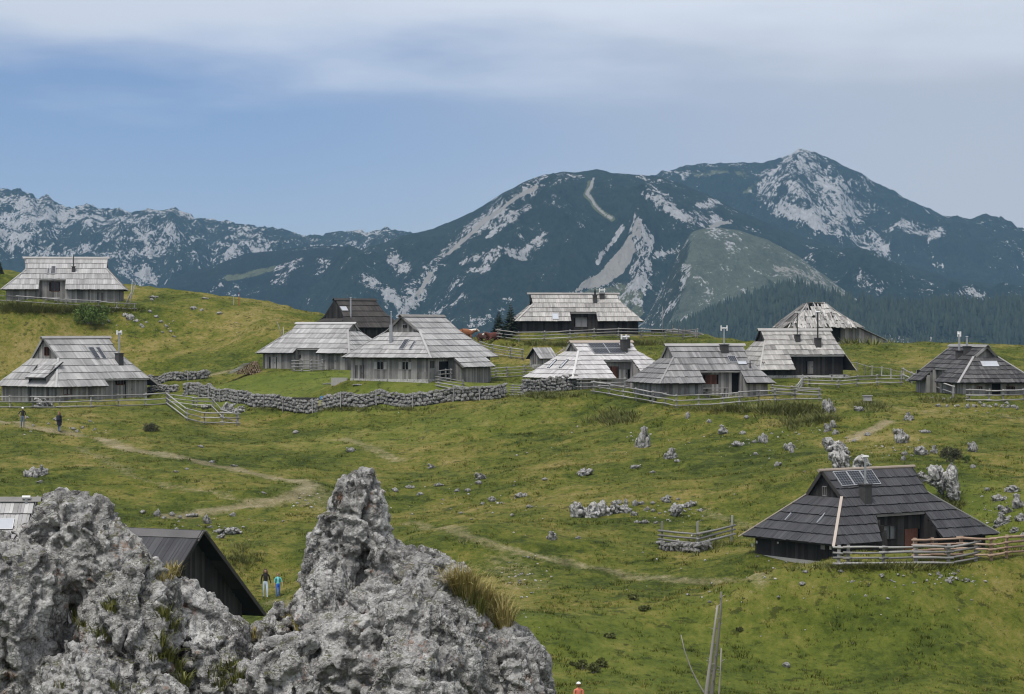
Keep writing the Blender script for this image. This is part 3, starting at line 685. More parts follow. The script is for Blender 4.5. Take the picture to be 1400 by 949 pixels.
            if f == 'F':
                for u0, u1, tl, nc in s.exts:
                    for i in range(nc):
                        t0, t1 = tl*(1-i/nc), tl*(1-(i+1)/nc)
                        s.course('F', t0, t1, ro, [(u0, u1, False, None, None)])
                    A = [P0+U*u0+T*tl, P0+U*u1+T*tl, P0+U*u1, P0+U*u0]
                    mb = MB(); mb.hexa([v-Vector((0, 0, .05)) for v in A]+[v+Vector((0, 0, 0)) for v in A]); mb.build('roof_deck', M['deck'], ro)
    # --- walls
    def boards(s, mb, A, U, Nn, u0, u1, zf, holes=(), z0=-.5, bw=(.18, .30), split=None):
        u = u0
        while u < u1-.01:
            v = min(u+random.uniform(*bw), u1)
            if u1-v < .08: v = u1
            top = zf((u+v)/2); iv = [(z0, top)]
            for (a, b, c, d) in holes:
                if v > a+.02 and u < b-.02:
                    iv = [x for p, q in iv for x in ((p, min(q, c)), (max(p, d), q)) if x[1]-x[0] > .03]
            dj = random.uniform(0, .02); tone = random.random()
            for p, q in iv:
                zs = [p, q]
                if split and p < split < q: zs = [p, split, q]
                for k, (za, zb) in enumerate(zip(zs[:-1], zs[1:])):
                    dd = dj+(.015 if k == 0 and len(zs) > 2 else 0)
                    o0 = Vector(A)+Vector(Nn)*(-.02); o1 = Vector(A)+Vector(Nn)*(.03+dd)
                    ua, ub = Vector(U)*(u+.006), Vector(U)*(v-.006); z1, z2 = Vector((0, 0, za)), Vector((0, 0, zb))
                    mb.hexa([o0+ua+z1, o0+ub+z1, o1+ub+z1, o1+ua+z1, o0+ua+z2, o0+ub+z2, o1+ub+z2, o1+ua+z2], min(1, tone*.8+.2*random.random()))
            u = v
    def walls(s, plinth=None, ph=.25, split=None, gable=True, mats={}):
        o = s.OV; hx, hy = s.L/2-o, s.W/2-o
        zt = s.he+s.sl*o-.06
        core = MB()
        def wall(name, A, U, N, u0, u1, zf, holes=(), m=None, sp=split, z0=-.6):
            mb = MB(); s.boards(mb, A, U, N, u0, u1, zf, holes, z0=z0, split=sp); w = mb.build(name, m or s.bd, s.root); w['kind'] = 'stuff'
            A, U, N = Vector(A), Vector(U), Vector(N)
            q = A-N*.16
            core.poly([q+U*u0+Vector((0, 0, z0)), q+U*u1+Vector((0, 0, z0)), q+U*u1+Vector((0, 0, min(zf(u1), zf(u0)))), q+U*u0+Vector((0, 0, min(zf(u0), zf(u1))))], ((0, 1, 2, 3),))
            return w
        # front, with its recesses and lean-to pieces
        segs = [(-hx, hx)]
        for u0, u1, tn, _ in s.notches:
            segs = [x for p, q in segs for x in ((p, min(q, u0)), (max(p, u1), q)) if x[1]-x[0] > .05]
        s.front = wall
        for p, q in segs: wall('front_wall', (0, -hy, 0), (1, 0, 0), (0, -1, 0), p, q, lambda u: zt, s.open['F'])
        rx = hx; ry0 = -hy; ly0 = -hy
        for u0, u1, tn, mt in s.notches:
            yn = -s.W/2*(1-tn)+.30; zn = s.he+(s.hr-s.he)*tn-.02
            a, b = max(u0, -hx), min(u1, hx)
            holes = s.open.get('N', [])
            wall('recess_wall', (0, yn, 0), (1, 0, 0), (0, -1, 0), a, b, lambda u: zn+.1, holes, M[mt] if mt else None, None)
            for e, sg in ((u0, 1), (u1, -1)):
                if abs(e) > 50:
                    if e > 0: ry0 = yn
                    else: ly0 = yn
                    continue
                mb = MB(); s.boards(mb, (e-sg*.02, 0, 0), (0, 1, 0), (sg, 0, 0), -hy, yn, lambda y: s.he+(y+s.W/2)*s.sl-.04, bw=(.2, .32))
                mb.build('recess_cheek', s.bd, s.root)['kind'] = 'stuff'
            mb = MB(); P0, U, T = s.frame('F'); q = P0+T*tn
            mb.bar(q+U*a+Vector((0, -.03, -.07)), q+U*b+Vector((0, -.03, -.07)), .10, .13); mb.build('lintel', M['rail'] if s.sh != M['shingle_charcoal'] else M['board'], s.root)
            mb = MB(); mb.box((a, -hy, -.5), (b, yn, .06)); mb.build('porch_floor', M['board'], s.root)
        # the other three sides
        wall('back_wall', (0, hy, 0), (-1, 0, 0), (0, 1, 0), -hx, hx, lambda u: zt)
        for f, sg, k, g, y0 in (('L', -1, s.kL, s.gL, ly0), ('R', 1, s.kR, s.gR, ry0)):
            yg = s.W/2*(s.hr-k)/(s.hr-s.he); sl = (k-s.he)/max(s.L/2-g, .3); ze = s.he+sl*o-.06
            full = k-s.he < .06              # a plain gable: wall up to the ridge
            zf = (lambda u: s.he+(s.W/2-abs(u))*s.sl-.06) if full else (lambda u: ze)
            U = (0, -1, 0) if f == 'L' else (0, 1, 0)
            u0, u1 = (-hy, -y0) if f == 'L' else (y0, hy)
            wall('end_wall', (sg*hx, 0, 0), U, (sg, 0, 0), u0, u1, zf, s.open[f])
            if not full and gable:
                mb = MB(); xg = sg*(g-.12)
                s.boards(mb, (xg, 0, 0), U, (sg, 0, 0), -yg*.97, yg*.97, lambda u: s.hr-abs(u)*s.sl-.05, s.open.get('G'+f, ()), z0=k-.05, bw=(.16, .26))
                mb.build('gable_boards', s.bd, s.root)['kind'] = 'stuff'
                core.poly([(xg-sg*.1, -yg, k), (xg-sg*.1, yg, k), (xg-sg*.1, 0, s.hr-.05)], ((0, 1, 2),))
            # rake boards
            r = s.rL if f == 'L' else s.rR
            for t in (-1, 1):
                mb = MB(); a = Vector((sg*(r+.01), t*.02, s.hr+.0)); b = Vector((sg*(g+.01), t*yg, k+.0))
                mb.bar(a, b, .05, .2, up=(0, t*s.sl, 1)); mb.build('rake_board', s.trim if hasattr(s, 'trim') else s.bd, s.root)
        for u0, u1, tl, nc in s.exts:
            yl = -s.W/2*(1-tl)+.45; zl = s.he+(s.hr-s.he)*tl+s.sl*.45-.05
            wall('lean_to_wall', (0, yl, 0), (1, 0, 0), (0, -1, 0), u0+.15, u1-.15, lambda u: zl, s.open.get('X', ()), None, None)
            for e, sg in ((u0+.15, -1), (u1-.15, 1)):
                mb = MB(); s.boards(mb, (e, 0, 0), (0, 1, 0), (sg, 0, 0), yl, -hy, lambda y: s.he+(y+s.W/2)*s.sl-.06); mb.build('lean_to_cheek', s.bd, s.root)['kind'] = 'stuff'
            for e, sg in ((u0, -1), (u1, 1)):
                P0, U, T = s.frame('F'); mb = MB(); mb.bar(P0+U*e+T*tl, P0+U*e, .05, .16); mb.build('rake_board', s.bd, s.root)
        core.build('dark_backing', M['void'], s.root)  # near-black sheets stand in for the shade behind boards and openings
        if plinth:
            mb = MB(); h = ph
            for a, b in (((-hx-.06, -hy-.06), (hx+.06, -hy+.1)), ((-hx-.06, hy-.1), (hx+.06, hy+.06)), ((-hx-.07, -hy-.06), (-hx+.1, hy+.06)), ((hx-.1, -hy-.06), (hx+.07, hy+.06))):
                mb.box((*a, -.7), (*b, h))
            mb.build('plinth', M[plinth], s.root)
    def openings(s, f, px0, py0, px1, py1, kind='window', shutter=False, frame='board', pane='glass', bars=0, wallf=None):
        if f in ('GL', 'GR'):
            sg = -1 if f == 'GL' else 1; g = s.gL if f == 'GL' else s.gR
            A = Vector((sg*(g-.12), 0, 0)); q0 = s.on_plane(px0, py1, A, (1, 0, 0)); q1 = s.on_plane(px1, py0, A, (1, 0, 0))
            u = sorted((q0.y*sg, q1.y*sg)); z = sorted((q0.z, q1.z)); U = Vector((0, sg, 0)); N = Vector((sg, 0, 0))
        elif f in ('N', 'X'):
            if f == 'N': u0, u1, tn, _ = s.notches[0]; yy = -s.W/2*(1-tn)+.30
            else: u0, u1, tl, nc = s.exts[0]; yy = -s.W/2*(1-tl)+.45
            A = Vector((0, yy, 0)); q0 = s.on_plane(px0, py1, A, (0, 1, 0)); q1 = s.on_plane(px1, py0, A, (0, 1, 0)); u = sorted((q0.x, q1.x)); z = sorted((q0.z, q1.z)); U = Vector((1, 0, 0)); N = Vector((0, -1, 0))
        else:
            a = s.wall_uv(f, px0, py1); b = s.wall_uv(f, px1, py0); u = sorted((a[0], b[0])); z = sorted((a[1], b[1])); o = s.OV
            A, U, N = {'F': ((0, -(s.W/2-o), 0), (1, 0, 0), (0, -1, 0)), 'L': ((-(s.L/2-o), 0, 0), (0, -1, 0), (-1, 0, 0)), 'R': ((s.L/2-o, 0, 0), (0, 1, 0), (1, 0, 0))}[f]
            A, U, N = Vector(A), Vector(U), Vector(N)
        if kind == 'door': z[0] = max(z[0], .05)
        s.open.setdefault(f, []).append((u[0], u[1], z[0], z[1]))
        def P(uu, zz, d): return A+U*uu+N*d+Vector((0, 0, zz))
        root = s.root
        if kind == 'void': return
        if kind == 'door':
            mb = MB(); n = max(2, round((u[1]-u[0])/.22)); w = (u[1]-u[0])/n
            for i in range(n):
                a, b = u[0]+w*i+.004, u[0]+w*(i+1)-.004
                mb.hexa([P(a, z[0], -.03), P(b, z[0], -.03), P(b, z[0], .012), P(a, z[0], .012), P(a, z[1], -.03), P(b, z[1], -.03), P(b, z[1], .012), P(a, z[1], .012)])
            d = mb.build('door', M[frame], root)
            mb = MB(); mb.hexa([P(u[1]-.16, (z[0]+z[1])/2, .012), P(u[1]-.10, (z[0]+z[1])/2, .012), P(u[1]-.10, (z[0]+z[1])/2, .05), P(u[1]-.16, (z[0]+z[1])/2, .05)]+[P(a, (z[0]+z[1])/2+.12, e) for a, e in ((u[1]-.16, .012), (u[1]-.10, .012), (u[1]-.10, .05), (u[1]-.16, .05))])
            mb.build('handle', M['metal_dark'], d)
            return
        mb = MB(); fw = .05
        for a, b, c, d in ((u[0]-fw, u[0], z[0]-fw, z[1]+fw), (u[1], u[1]+fw, z[0]-fw, z[1]+fw), (u[0], u[1], z[0]-fw, z[0]), (u[0], u[1], z[1], z[1]+fw), ((u[0]+u[1])/2-.02, (u[0]+u[1])/2+.02, z[0], z[1])):
            mb.hexa([P(a, c, -.03), P(b, c, -.03), P(b, c, .07), P(a, c, .07), P(a, d, -.03), P(b, d, -.03), P(b, d, .07), P(a, d, .07)])
        w = mb.build('window', M[frame], root)
        mb = MB(); mb.hexa([P(u[0], z[0], -.09), P(u[1], z[0], -.09), P(u[1], z[0], -.07), P(u[0], z[0], -.07), P(u[0], z[1], -.09), P(u[1], z[1], -.09), P(u[1], z[1], -.07), P(u[0], z[1], -.07)]); mb.build('pane', M[pane], w)
        if bars:
            mb = MB()
            for i in range(bars):
                x = lerp(u[0], u[1], (i+.5)/bars); mb.tube([P(x, z[0], .05), P(x, z[1], .05)], .012, 6)
            mb.build('window_bars', M['metal'], w)
        if shutter:
            ww = (u[1]-u[0])*.5
            for a, b in ((u[0]-fw-ww, u[0]-fw-.01), (u[1]+fw+.01, u[1]+fw+ww)):
                mb = MB(); mb.hexa([P(a, z[0], .05), P(b, z[0], .05), P(b, z[0], .09), P(a, z[0], .09), P(a, z[1], .05), P(b, z[1], .05), P(b, z[1], .09), P(a, z[1], .09)], .9); mb.build('shutter', M['rail'], w)
    # --- on the roof
    def ridge(s, mat='rail', r=.09, over=.25, log=False):
        mb = MB()
        a, b = (-s.rL-over, 0, s.hr+.07), (s.rR+over, 0, s.hr+.07)
        if log: mb.tube([a, b], r, 8)
        else:
            for t in (-1, 1):
                mb.bar((a[0], t*.13, s.hr+.075), (b[0], t*.13, s.hr+.075), .34, .04, up=(0, t*s.sl, 1))
        mb.build('ridge_cap', M[mat], s.root)
    def hips(s, mat='rail', which=(('F', 'L'), ('B', 'L'), ('F', 'R'), ('B', 'R')), w=.2, over=.15):
        for a, e in which:
            sg = -1 if e == 'L' else 1; t = -1 if a == 'F' else 1; g, k = (s.gL, s.kL) if e == 'L' else (s.gR, s.kR)
            if k-s.he < .06: continue
            yg = s.W/2*(s.hr-k)/(s.hr-s.he)
            p = Vector((sg*g, t*yg, k+.12)); q = Vector((sg*s.L/2, t*s.W/2, s.he+.12)); d = (q-p).normalized()
            mb = MB(); mb.bar(p, q+d*over, w, .05, up=(sg*.5, t*.5, 1), tone=.7); mb.build('hip_board', M[mat], s.root)
    def chimney(s, face, px, py, box=(.5, .5), bh=.9, pipe=0., r=.08, cowl=None, bmat='brick', pmat='metal', down=.3):
        u, t = s.roof_uv(face, px, py); P0, U, T = s.frame(face); p = P0+U*u+T*t
        root = bpy.data.objects.new('chimney', None); root.empty_display_size = .2; link(root, s.root); root.location = p
        z = 0
        if box:
            mb = MB(); mb.box((-box[0]/2, -box[1]/2, -down), (box[0]/2, box[1]/2, bh)); mb.box((-box[0]/2-.05, -box[1]/2-.05, bh), (box[0]/2+.05, box[1]/2+.05, bh+.07)); mb.build('chimney_stack', M[bmat], root); z = bh
        if pipe:
            mb = MB(); mb.tube([(0, 0, z-.1 if box else -down), (0, 0, z+pipe)], r, 10); mb.build('flue', M[pmat], root); z += pipe
        if cowl == 'H':
            mb = MB(); mb.tube([(-.26, 0, z+.05), (.26, 0, z+.05)], r*.95, 8)
            for x in (-.26, .26): mb.tube([(x, 0, z-.16), (x, 0, z+.28)], r*.95, 8)
            mb.build('cowl', M['white'], root)
        elif cowl == 'cap':
            mb = MB(); mb.tube([(0, 0, z), (0, 0, z+.10)], r*.6, 8); mb.tube([(0, 0, z+.10), (0, 0, z+.16)], [r*1.7, r*.5], 10); mb.build('cowl', M[pmat], root)
        elif cowl == 'T':
            mb = MB(); mb.tube([(-.22, 0, z+.04), (.22, 0, z+.04)], r, 8); mb.build('cowl', M['white'], root)
        return root
    def panel(s, face, px0, py0, px1, py1, nx=1, ny=1, mat='cell', lift=.10, name='solar_panel', frame='frame_alu', cells=True):
        a = s.roof_uv(face, px0, py0); b = s.roof_uv(face, px1, py1)
        u0, u1 = sorted((a[0], b[0])); t0, t1 = sorted((a[1], b[1])); P0, U, T = s.frame(face); nrm = U.cross(T).normalized(); nrm = -nrm if nrm.z < 0 else nrm
        Tl = T.length
        for i in range(nx):
            for j in range(ny):
                x0, x1 = lerp(u0, u1, i/nx)+.015, lerp(u0, u1, (i+1)/nx)-.015; y0, y1 = lerp(t0, t1, j/ny)+.01/Tl, lerp(t0, t1, (j+1)/ny)-.01/Tl
                def P(x, y, h): return P0+U*x+T*y+nrm*(lift+h)
                def slab(mb, xa, xb, ya, yb, h0, h1):
                    mb.hexa([P(xa, ya, h0), P(xb, ya, h0), P(xb, yb, h0), P(xa, yb, h0), P(xa, ya, h1), P(xb, ya, h1), P(xb, yb, h1), P(xa, yb, h1)])
                mb = MB(); slab(mb, x0, x1, y0, y1, .02, .05); o = mb.build(name, M[mat], s.root)
                mb = MB(); w = .035; v = w/Tl
                slab(mb, x0, x0+w, y0, y1, 0, .065); slab(mb, x1-w, x1, y0, y1, 0, .065); slab(mb, x0+w, x1-w, y0, y0+v, 0, .065); slab(mb, x0+w, x1-w, y1-v, y1, 0, .065)
                mb.build('panel_frame', M[frame], o)
                if cells:
                    mb = MB(); nc = max(2, int((x1-x0)/.17)); nr = max(2, int((y1-y0)*Tl/.17)); gw = .0035
                    for c in range(1, nc): x = lerp(x0, x1, c/nc); slab(mb, x-gw, x+gw, y0+v, y1-v, .05, .053)
                    for c in range(1, nr): y = lerp(y0, y1, c/nr); slab(mb, x0+w, x1-w, y-gw/Tl, y+gw/Tl, .0531, .0545)
                    mb.build('cell_grid', M['frame_alu'], o)
    def done(s, **k):
        s.roof(); s.walls(**k)

def make_huts():
    # upper hillside hut on the left
    h = Hut('h1', 'herdsman_hut', 'grey shingled herdsman hut up on the left hillside behind a low rail fence', n=6)
    h.notch(54, 90, 383.5); h.openings('N', 70, 386, 80, 398, frame='board_red'); h.openings('F', 133, 400, 141, 416, 'door')
    h.done(); h.ridge('rail'); h.hips(); h.panel('F', 69, 376, 76.5, 365); h.panel('F', 64, 376, 68, 368); h.chimney('F', 100.5, 372, (.38, .38), .6, 1.3, .05, 'cap', pmat='metal_dark')
    # lower left hut
    h = Hut('h2', 'herdsman_hut', 'pale grey hut with twin solar panels and tall flue above the path', n=7, ne=4)
    h.notch(139, 206, 514, to_right=True)
    h.openings('N', 172, 518, 181.5, 549, 'door'); h.openings('N', 160, 518, 168, 526, frame='board_red')
    h.openings('F', 87, 532, 97, 539, frame='board_red', pane='curtain'); h.openings('GL', 61.5, 475, 67.5, 485.5, frame='board_red')
    h.done(); h.ridge('board'); h.hips('shingle', (('F', 'L'),)); h.hips('board', (('F', 'R'),), .14)
    for a, b in ((118, 129), (128.5, 137.5)): 
        u, t = h.roof_uv('F', a, 476); v, w = h.roof_uv('F', b+8, 491)
        h.panel('F', a+1, 476, b+8, 491.5)
    h.chimney('F', 163, 497, (.62, .62), 1.0, 2.1, .10, 'H'); lean_dormer(h)
    # hut with the cut-out eave beside the firewood
    h = Hut('h3', 'herdsman_hut', 'silver shingled hut with weathered plank walls beside the firewood stack', n=6, ne=5)
    h.notch(408, 439, 474.5); h.openings('F', 370, 488, 377.5, 507, 'door'); h.openings('N', 406, 485, 410, 490, frame='board'); h.openings('F', 454, 484, 460, 505, 'door')
    h.done(split=.85); h.ridge('shingle'); h.hips('rail', (('F', 'R'), ('F', 'L')))
    # dark roofed hut behind
    h = Hut('h4', 'herdsman_hut', 'hut with a black-brown roof and pale flue standing behind two silver huts', shingle='shingle_brown', board='board_dark', n=5, ne=3)
    h.trim = M['board_dark']; h.done(); h.ridge('board_dark'); h.panel('F', 467, 426, 472.5, 420, mat='skylight', name='skylight', cells=False); h.chimney('F', 479.5, 434, None, 0, 2.1, .09, 'cap')
    # central hut
    h = Hut('h5', 'herdsman_hut', 'large silver hut with shuttered windows above the long dry stone wall', n=7, ne=6)
    h.OV = .55
    h.ext(632.5, 676.5, 501.5, 2)
    for a, b in ((516.5, 524.5), (550.5, 558.5)): h.openings('L', a, 495, b, 505, shutter=True)
    h.openings('L', 486.5, 499.5, 497, 524, 'door'); h.openings('GL', 551, 444, 555, 448.5)
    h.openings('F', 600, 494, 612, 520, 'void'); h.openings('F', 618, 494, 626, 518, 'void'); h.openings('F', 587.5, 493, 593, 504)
    h.done(plinth='footing_stone', ph=.42, split=1.1); h.ridge('board'); h.hips('shingle', (('F', 'L'), ('B', 'L'))); h.hips('board', (('F', 'R'),), .14)
    h.panel('L', 545, 479, 561, 465.5); h.panel('L', 559, 479, 570, 468); h.chimney('L', 534.5, 470, None, 0, 1.75, .16, None, pmat='metal'); h.chimney('L', 534.8, 449, None, 0, 1.45, .055, 'cap', pmat='metal', down=.2)
    # hut on the ridge by the spruces
    h = Hut('h6', 'herdsman_hut', 'broad hut on the ridge beside two small spruces, rail fence in front', shingle='shingle_worn', board='board_dark', n=6, ne=5)
    h.notch(779, 815, 427.5, mat='board_dark'); h.openings('N', 787, 435, 802, 446.5, frame='board', pane='curtain')
    h.done(); h.ridge('shingle_worn', over=.3); h.hips('shingle_worn', (('F', 'L'),)); h.panel('F', 755.5, 438, 763, 430, mat='skylight', name='skylight', cells=False)
    h.chimney('F', 813.5, 414, (.42, .42), .75, .5, .1, 'cap', pmat='metal_dark'); h.chimney('F', 823, 408.5, (.5, .5), .5, .35, .07, 'H', pmat='metal')
    # whitish hut with four solar panels
    h = Hut('h7', 'herdsman_hut', 'hut with fresh whitish shingles, four solar panels and red-brown recess boards', shingle='shingle_pale', n=8, ne=6)
    h.notch(824, 864, 492.5); h.openings('N', 836, 501, 844.5, 518, 'door', frame='board_red'); h.openings('N', 846, 505, 858, 518, 'door', frame='board'); h.openings('N', 831, 501, 835, 517, 'door', frame='board_red')
    h.done(); h.ridge('pale_wood', over=.2); h.hips('shingle_pale', (('F', 'L'),)); h.panel('F', 812, 485, 845, 470.5, 2, 2)
    for a in (749, 765): h.panel('L', a, 504.5, a+14, 493, mat='skylight', name='skylight', cells=False, frame='metal_dark')
    h.chimney('F', 853, 481, (.5, .5), 1.05, .25, .09, 'H'); h.chimney('F', 857.5, 476, (.42, .42), .8, .2, .09, 'T')
    # grey hut behind the curved fence
    h = Hut('h8', 'herdsman_hut', 'grey hut with a timber table in its recess behind the curved rail fence', shingle='shingle_grey', n=6, ne=5)
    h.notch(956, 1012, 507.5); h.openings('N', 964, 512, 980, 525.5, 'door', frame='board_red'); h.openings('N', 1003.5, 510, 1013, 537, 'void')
    h.done(split=.75); h.ridge('board'); h.hips('shingle_grey', (('F', 'L'),), .16); h.panel('F', 997.5, 497, 1004.5, 488); h.panel('F', 1009, 500, 1019, 495.5, mat='skylight', name='skylight', cells=False)
    h.chimney('F', 990, 482, (.62, .5), .62, 1.35, .06, 'H'); h.chimney('F', 1025.5, 505, None, 0, .55, .05, 'cap', pmat='metal_dark')
    # hut with two thin flues
    h = Hut('h9', 'herdsman_hut', 'grey hut with two thin dark flues, deep dark recess and whitewashed footing', board='board_dark', shingle='shingle_worn', n=8, ne=6)
    h.notch(1080, 1160, 488, to_right=True); h.openings('N', 1104, 494, 1112, 511, 'door', frame='board')
    h.done(plinth='footing_stone', ph=.35); h.ridge('board'); h.hips('shingle_worn', (('F', 'L'),), .14)
    h.chimney('F', 1090, 467, (.45, .45), .6, 2.05, .05, 'T', pmat='metal_dark', bmat='brick'); h.chimney('F', 1118, 474, (.5, .5), .75, 2.4, .07, 'T', pmat='metal_dark')
    # right-hand hut
    h = Hut('h11', 'herdsman_hut', 'dark slate-grey hut with pale ridge and hip boards at the meadow edge', shingle='shingle_slate', n=8, ne=6)
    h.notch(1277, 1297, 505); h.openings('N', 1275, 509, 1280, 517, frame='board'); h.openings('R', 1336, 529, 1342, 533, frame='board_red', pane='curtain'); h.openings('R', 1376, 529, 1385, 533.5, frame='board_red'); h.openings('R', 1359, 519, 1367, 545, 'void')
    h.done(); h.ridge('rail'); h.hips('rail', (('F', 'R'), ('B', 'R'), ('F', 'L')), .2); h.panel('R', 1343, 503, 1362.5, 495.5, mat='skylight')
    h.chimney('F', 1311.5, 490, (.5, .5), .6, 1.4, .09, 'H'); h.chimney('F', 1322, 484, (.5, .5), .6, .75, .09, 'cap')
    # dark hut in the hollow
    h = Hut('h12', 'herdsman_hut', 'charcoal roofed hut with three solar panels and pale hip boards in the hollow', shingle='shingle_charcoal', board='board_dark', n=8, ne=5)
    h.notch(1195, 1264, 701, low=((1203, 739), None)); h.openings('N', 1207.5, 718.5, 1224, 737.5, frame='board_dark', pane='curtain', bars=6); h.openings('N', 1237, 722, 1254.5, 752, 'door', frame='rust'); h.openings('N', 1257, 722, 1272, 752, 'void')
    h.openings('GL', 1126, 666, 1131, 677, frame='board', pane='curtain')
    h.trim = M['board_dark']; h.done(plinth='concrete', ph=.16)
    h.ridge('pale_wood', .1, .25, log=True); h.hips('pale_wood', (('F', 'L'), ('B', 'L')), .15, .3); h.hips('board', (('F', 'R'),), .14)
    h.panel('F', 1149.5, 667, 1190, 644.5, 3, 1); h.chimney('F', 1183, 687, (.5, .5), .95, 1.5, .06, 'T', pmat='metal')
    for a, b, c, d in ((1074, 713.5, 1086, 703.5), (1117.5, 717.5, 1135, 703.5)): h.panel('L', a, b, (a+c)/2+4, d, mat='skylight', name='skylight', cells=False, frame='skylight', lift=.09)
    for px, py, w, hh in ((1030, 745, .10, .16), (1036, 741, .12, .14), (1065, 742, .12, .10), (1126.5, 747.5, .32, .28), (1137, 749, .14, .18)):
        u, z = h.wall_uv('L', px, py); mb = MB(); x = -(h.L/2-h.OV)-.06; mb.box((x-.03, -u-w/2, z-hh/2), (x, -u+w/2, z+hh/2)); mb.build('notice_board', M['board'] if w > .3 else M['white'], h.root)
    # black roof close behind the crag
    h = Hut('h13', 'herdsman_hut', 'black plank-roofed hut with an open gable behind the near crag', shingle='shingle_charcoal', board='board_dark', n=3, ne=1)
    h.OV = .9; h.trim = M['board_dark']; h.done(); 
    mb = MB()
    for t in (-1, 1):
        for k in range(2): mb.bar((-5.3, t*(.32+.02*k), 5.8-.22+.06*k), (5.3, t*(.32+.02*k), 5.8-.22+.06*k), .74-.2*k, .05, up=(0, t*h.sl, 1), tone=.9)
    mb.build('ridge_cap', M['shingle_slate'], h.root)
    h = Hut('h14', 'herdsman_hut', 'silver roofed hut mostly hidden behind the near crag, with a pale skylight', n=6)
    h.done(); h.ridge('board'); h.panel('F', -14, 726, 21, 711, mat='skylight', name='skylight', cells=False); h.chimney('F', 36, 690, None, 0, .35, .09, 'T')
def lean_dormer(h):
    # the small shed roof over the end door
    P0, U, T = h.frame('L'); a = h.roof_uv('L', 72, 492); 
    u0, _ = h.roof_uv('L', 30, 500); u1, _ = h.roof_uv('L', 58, 500)
    u0, u1 = .2, 3.3
    root = bpy.data.objects.new('porch_roof', None); link(root, h.root)
    top = P0+T*.9; out = Vector((-h.L/2-.15, 0, h.he+.85))
    for k in range(4):
        p, q = top.lerp(out, k/4), top.lerp(out, (k+1)/4); mb = MB(); u = u0
        while u < u1-.02:
            v = min(u+random.uniform(.16, .26), u1); n = Vector((-.3, 0, 1)).normalized()
            c = [q+U*u+n*.08, q+U*(v-.01)+n*.08, p+U*(v-.01)+n*.03, p+U*u+n*.03]; mb.hexa(c+[x+n*.03 for x in c]); u = v
        mb.build('shingle_course', h.sh, root)
    mb = MB(); c = [out+U*u0, out+U*u1, top+U*u1, top+U*u0]; mb.hexa([x-Vector((0, 0, .06)) for x in c]+c); mb.build('roof_deck', M['deck'], root)
    for u in (u0+.2, u1-.2):
        mb = MB(); x = out+U*u; b = Vector((-h.L/2+.2, x.y, 0))
        mb.poly([(b.x, x.y, -.4), (-h.gL-1.2, x.y, -.4), (-h.gL-1.2, x.y, h.kL-.5), (b.x, x.y, out.z+.12)]+[(p[0], p[1]+.06, p[2]) for p in ((b.x, x.y, -.4), (-h.gL-1.2, x.y, -.4), (-h.gL-1.2, x.y, h.kL-.5), (b.x, x.y, out.z+.12))], ((3, 2, 1, 0), (4, 5, 6, 7), (0, 1, 5, 4), (2, 3, 7, 6), (3, 0, 4, 7), (1, 2, 6, 5)))
        mb.build('porch_cheek', h.bd, root)
make_huts()

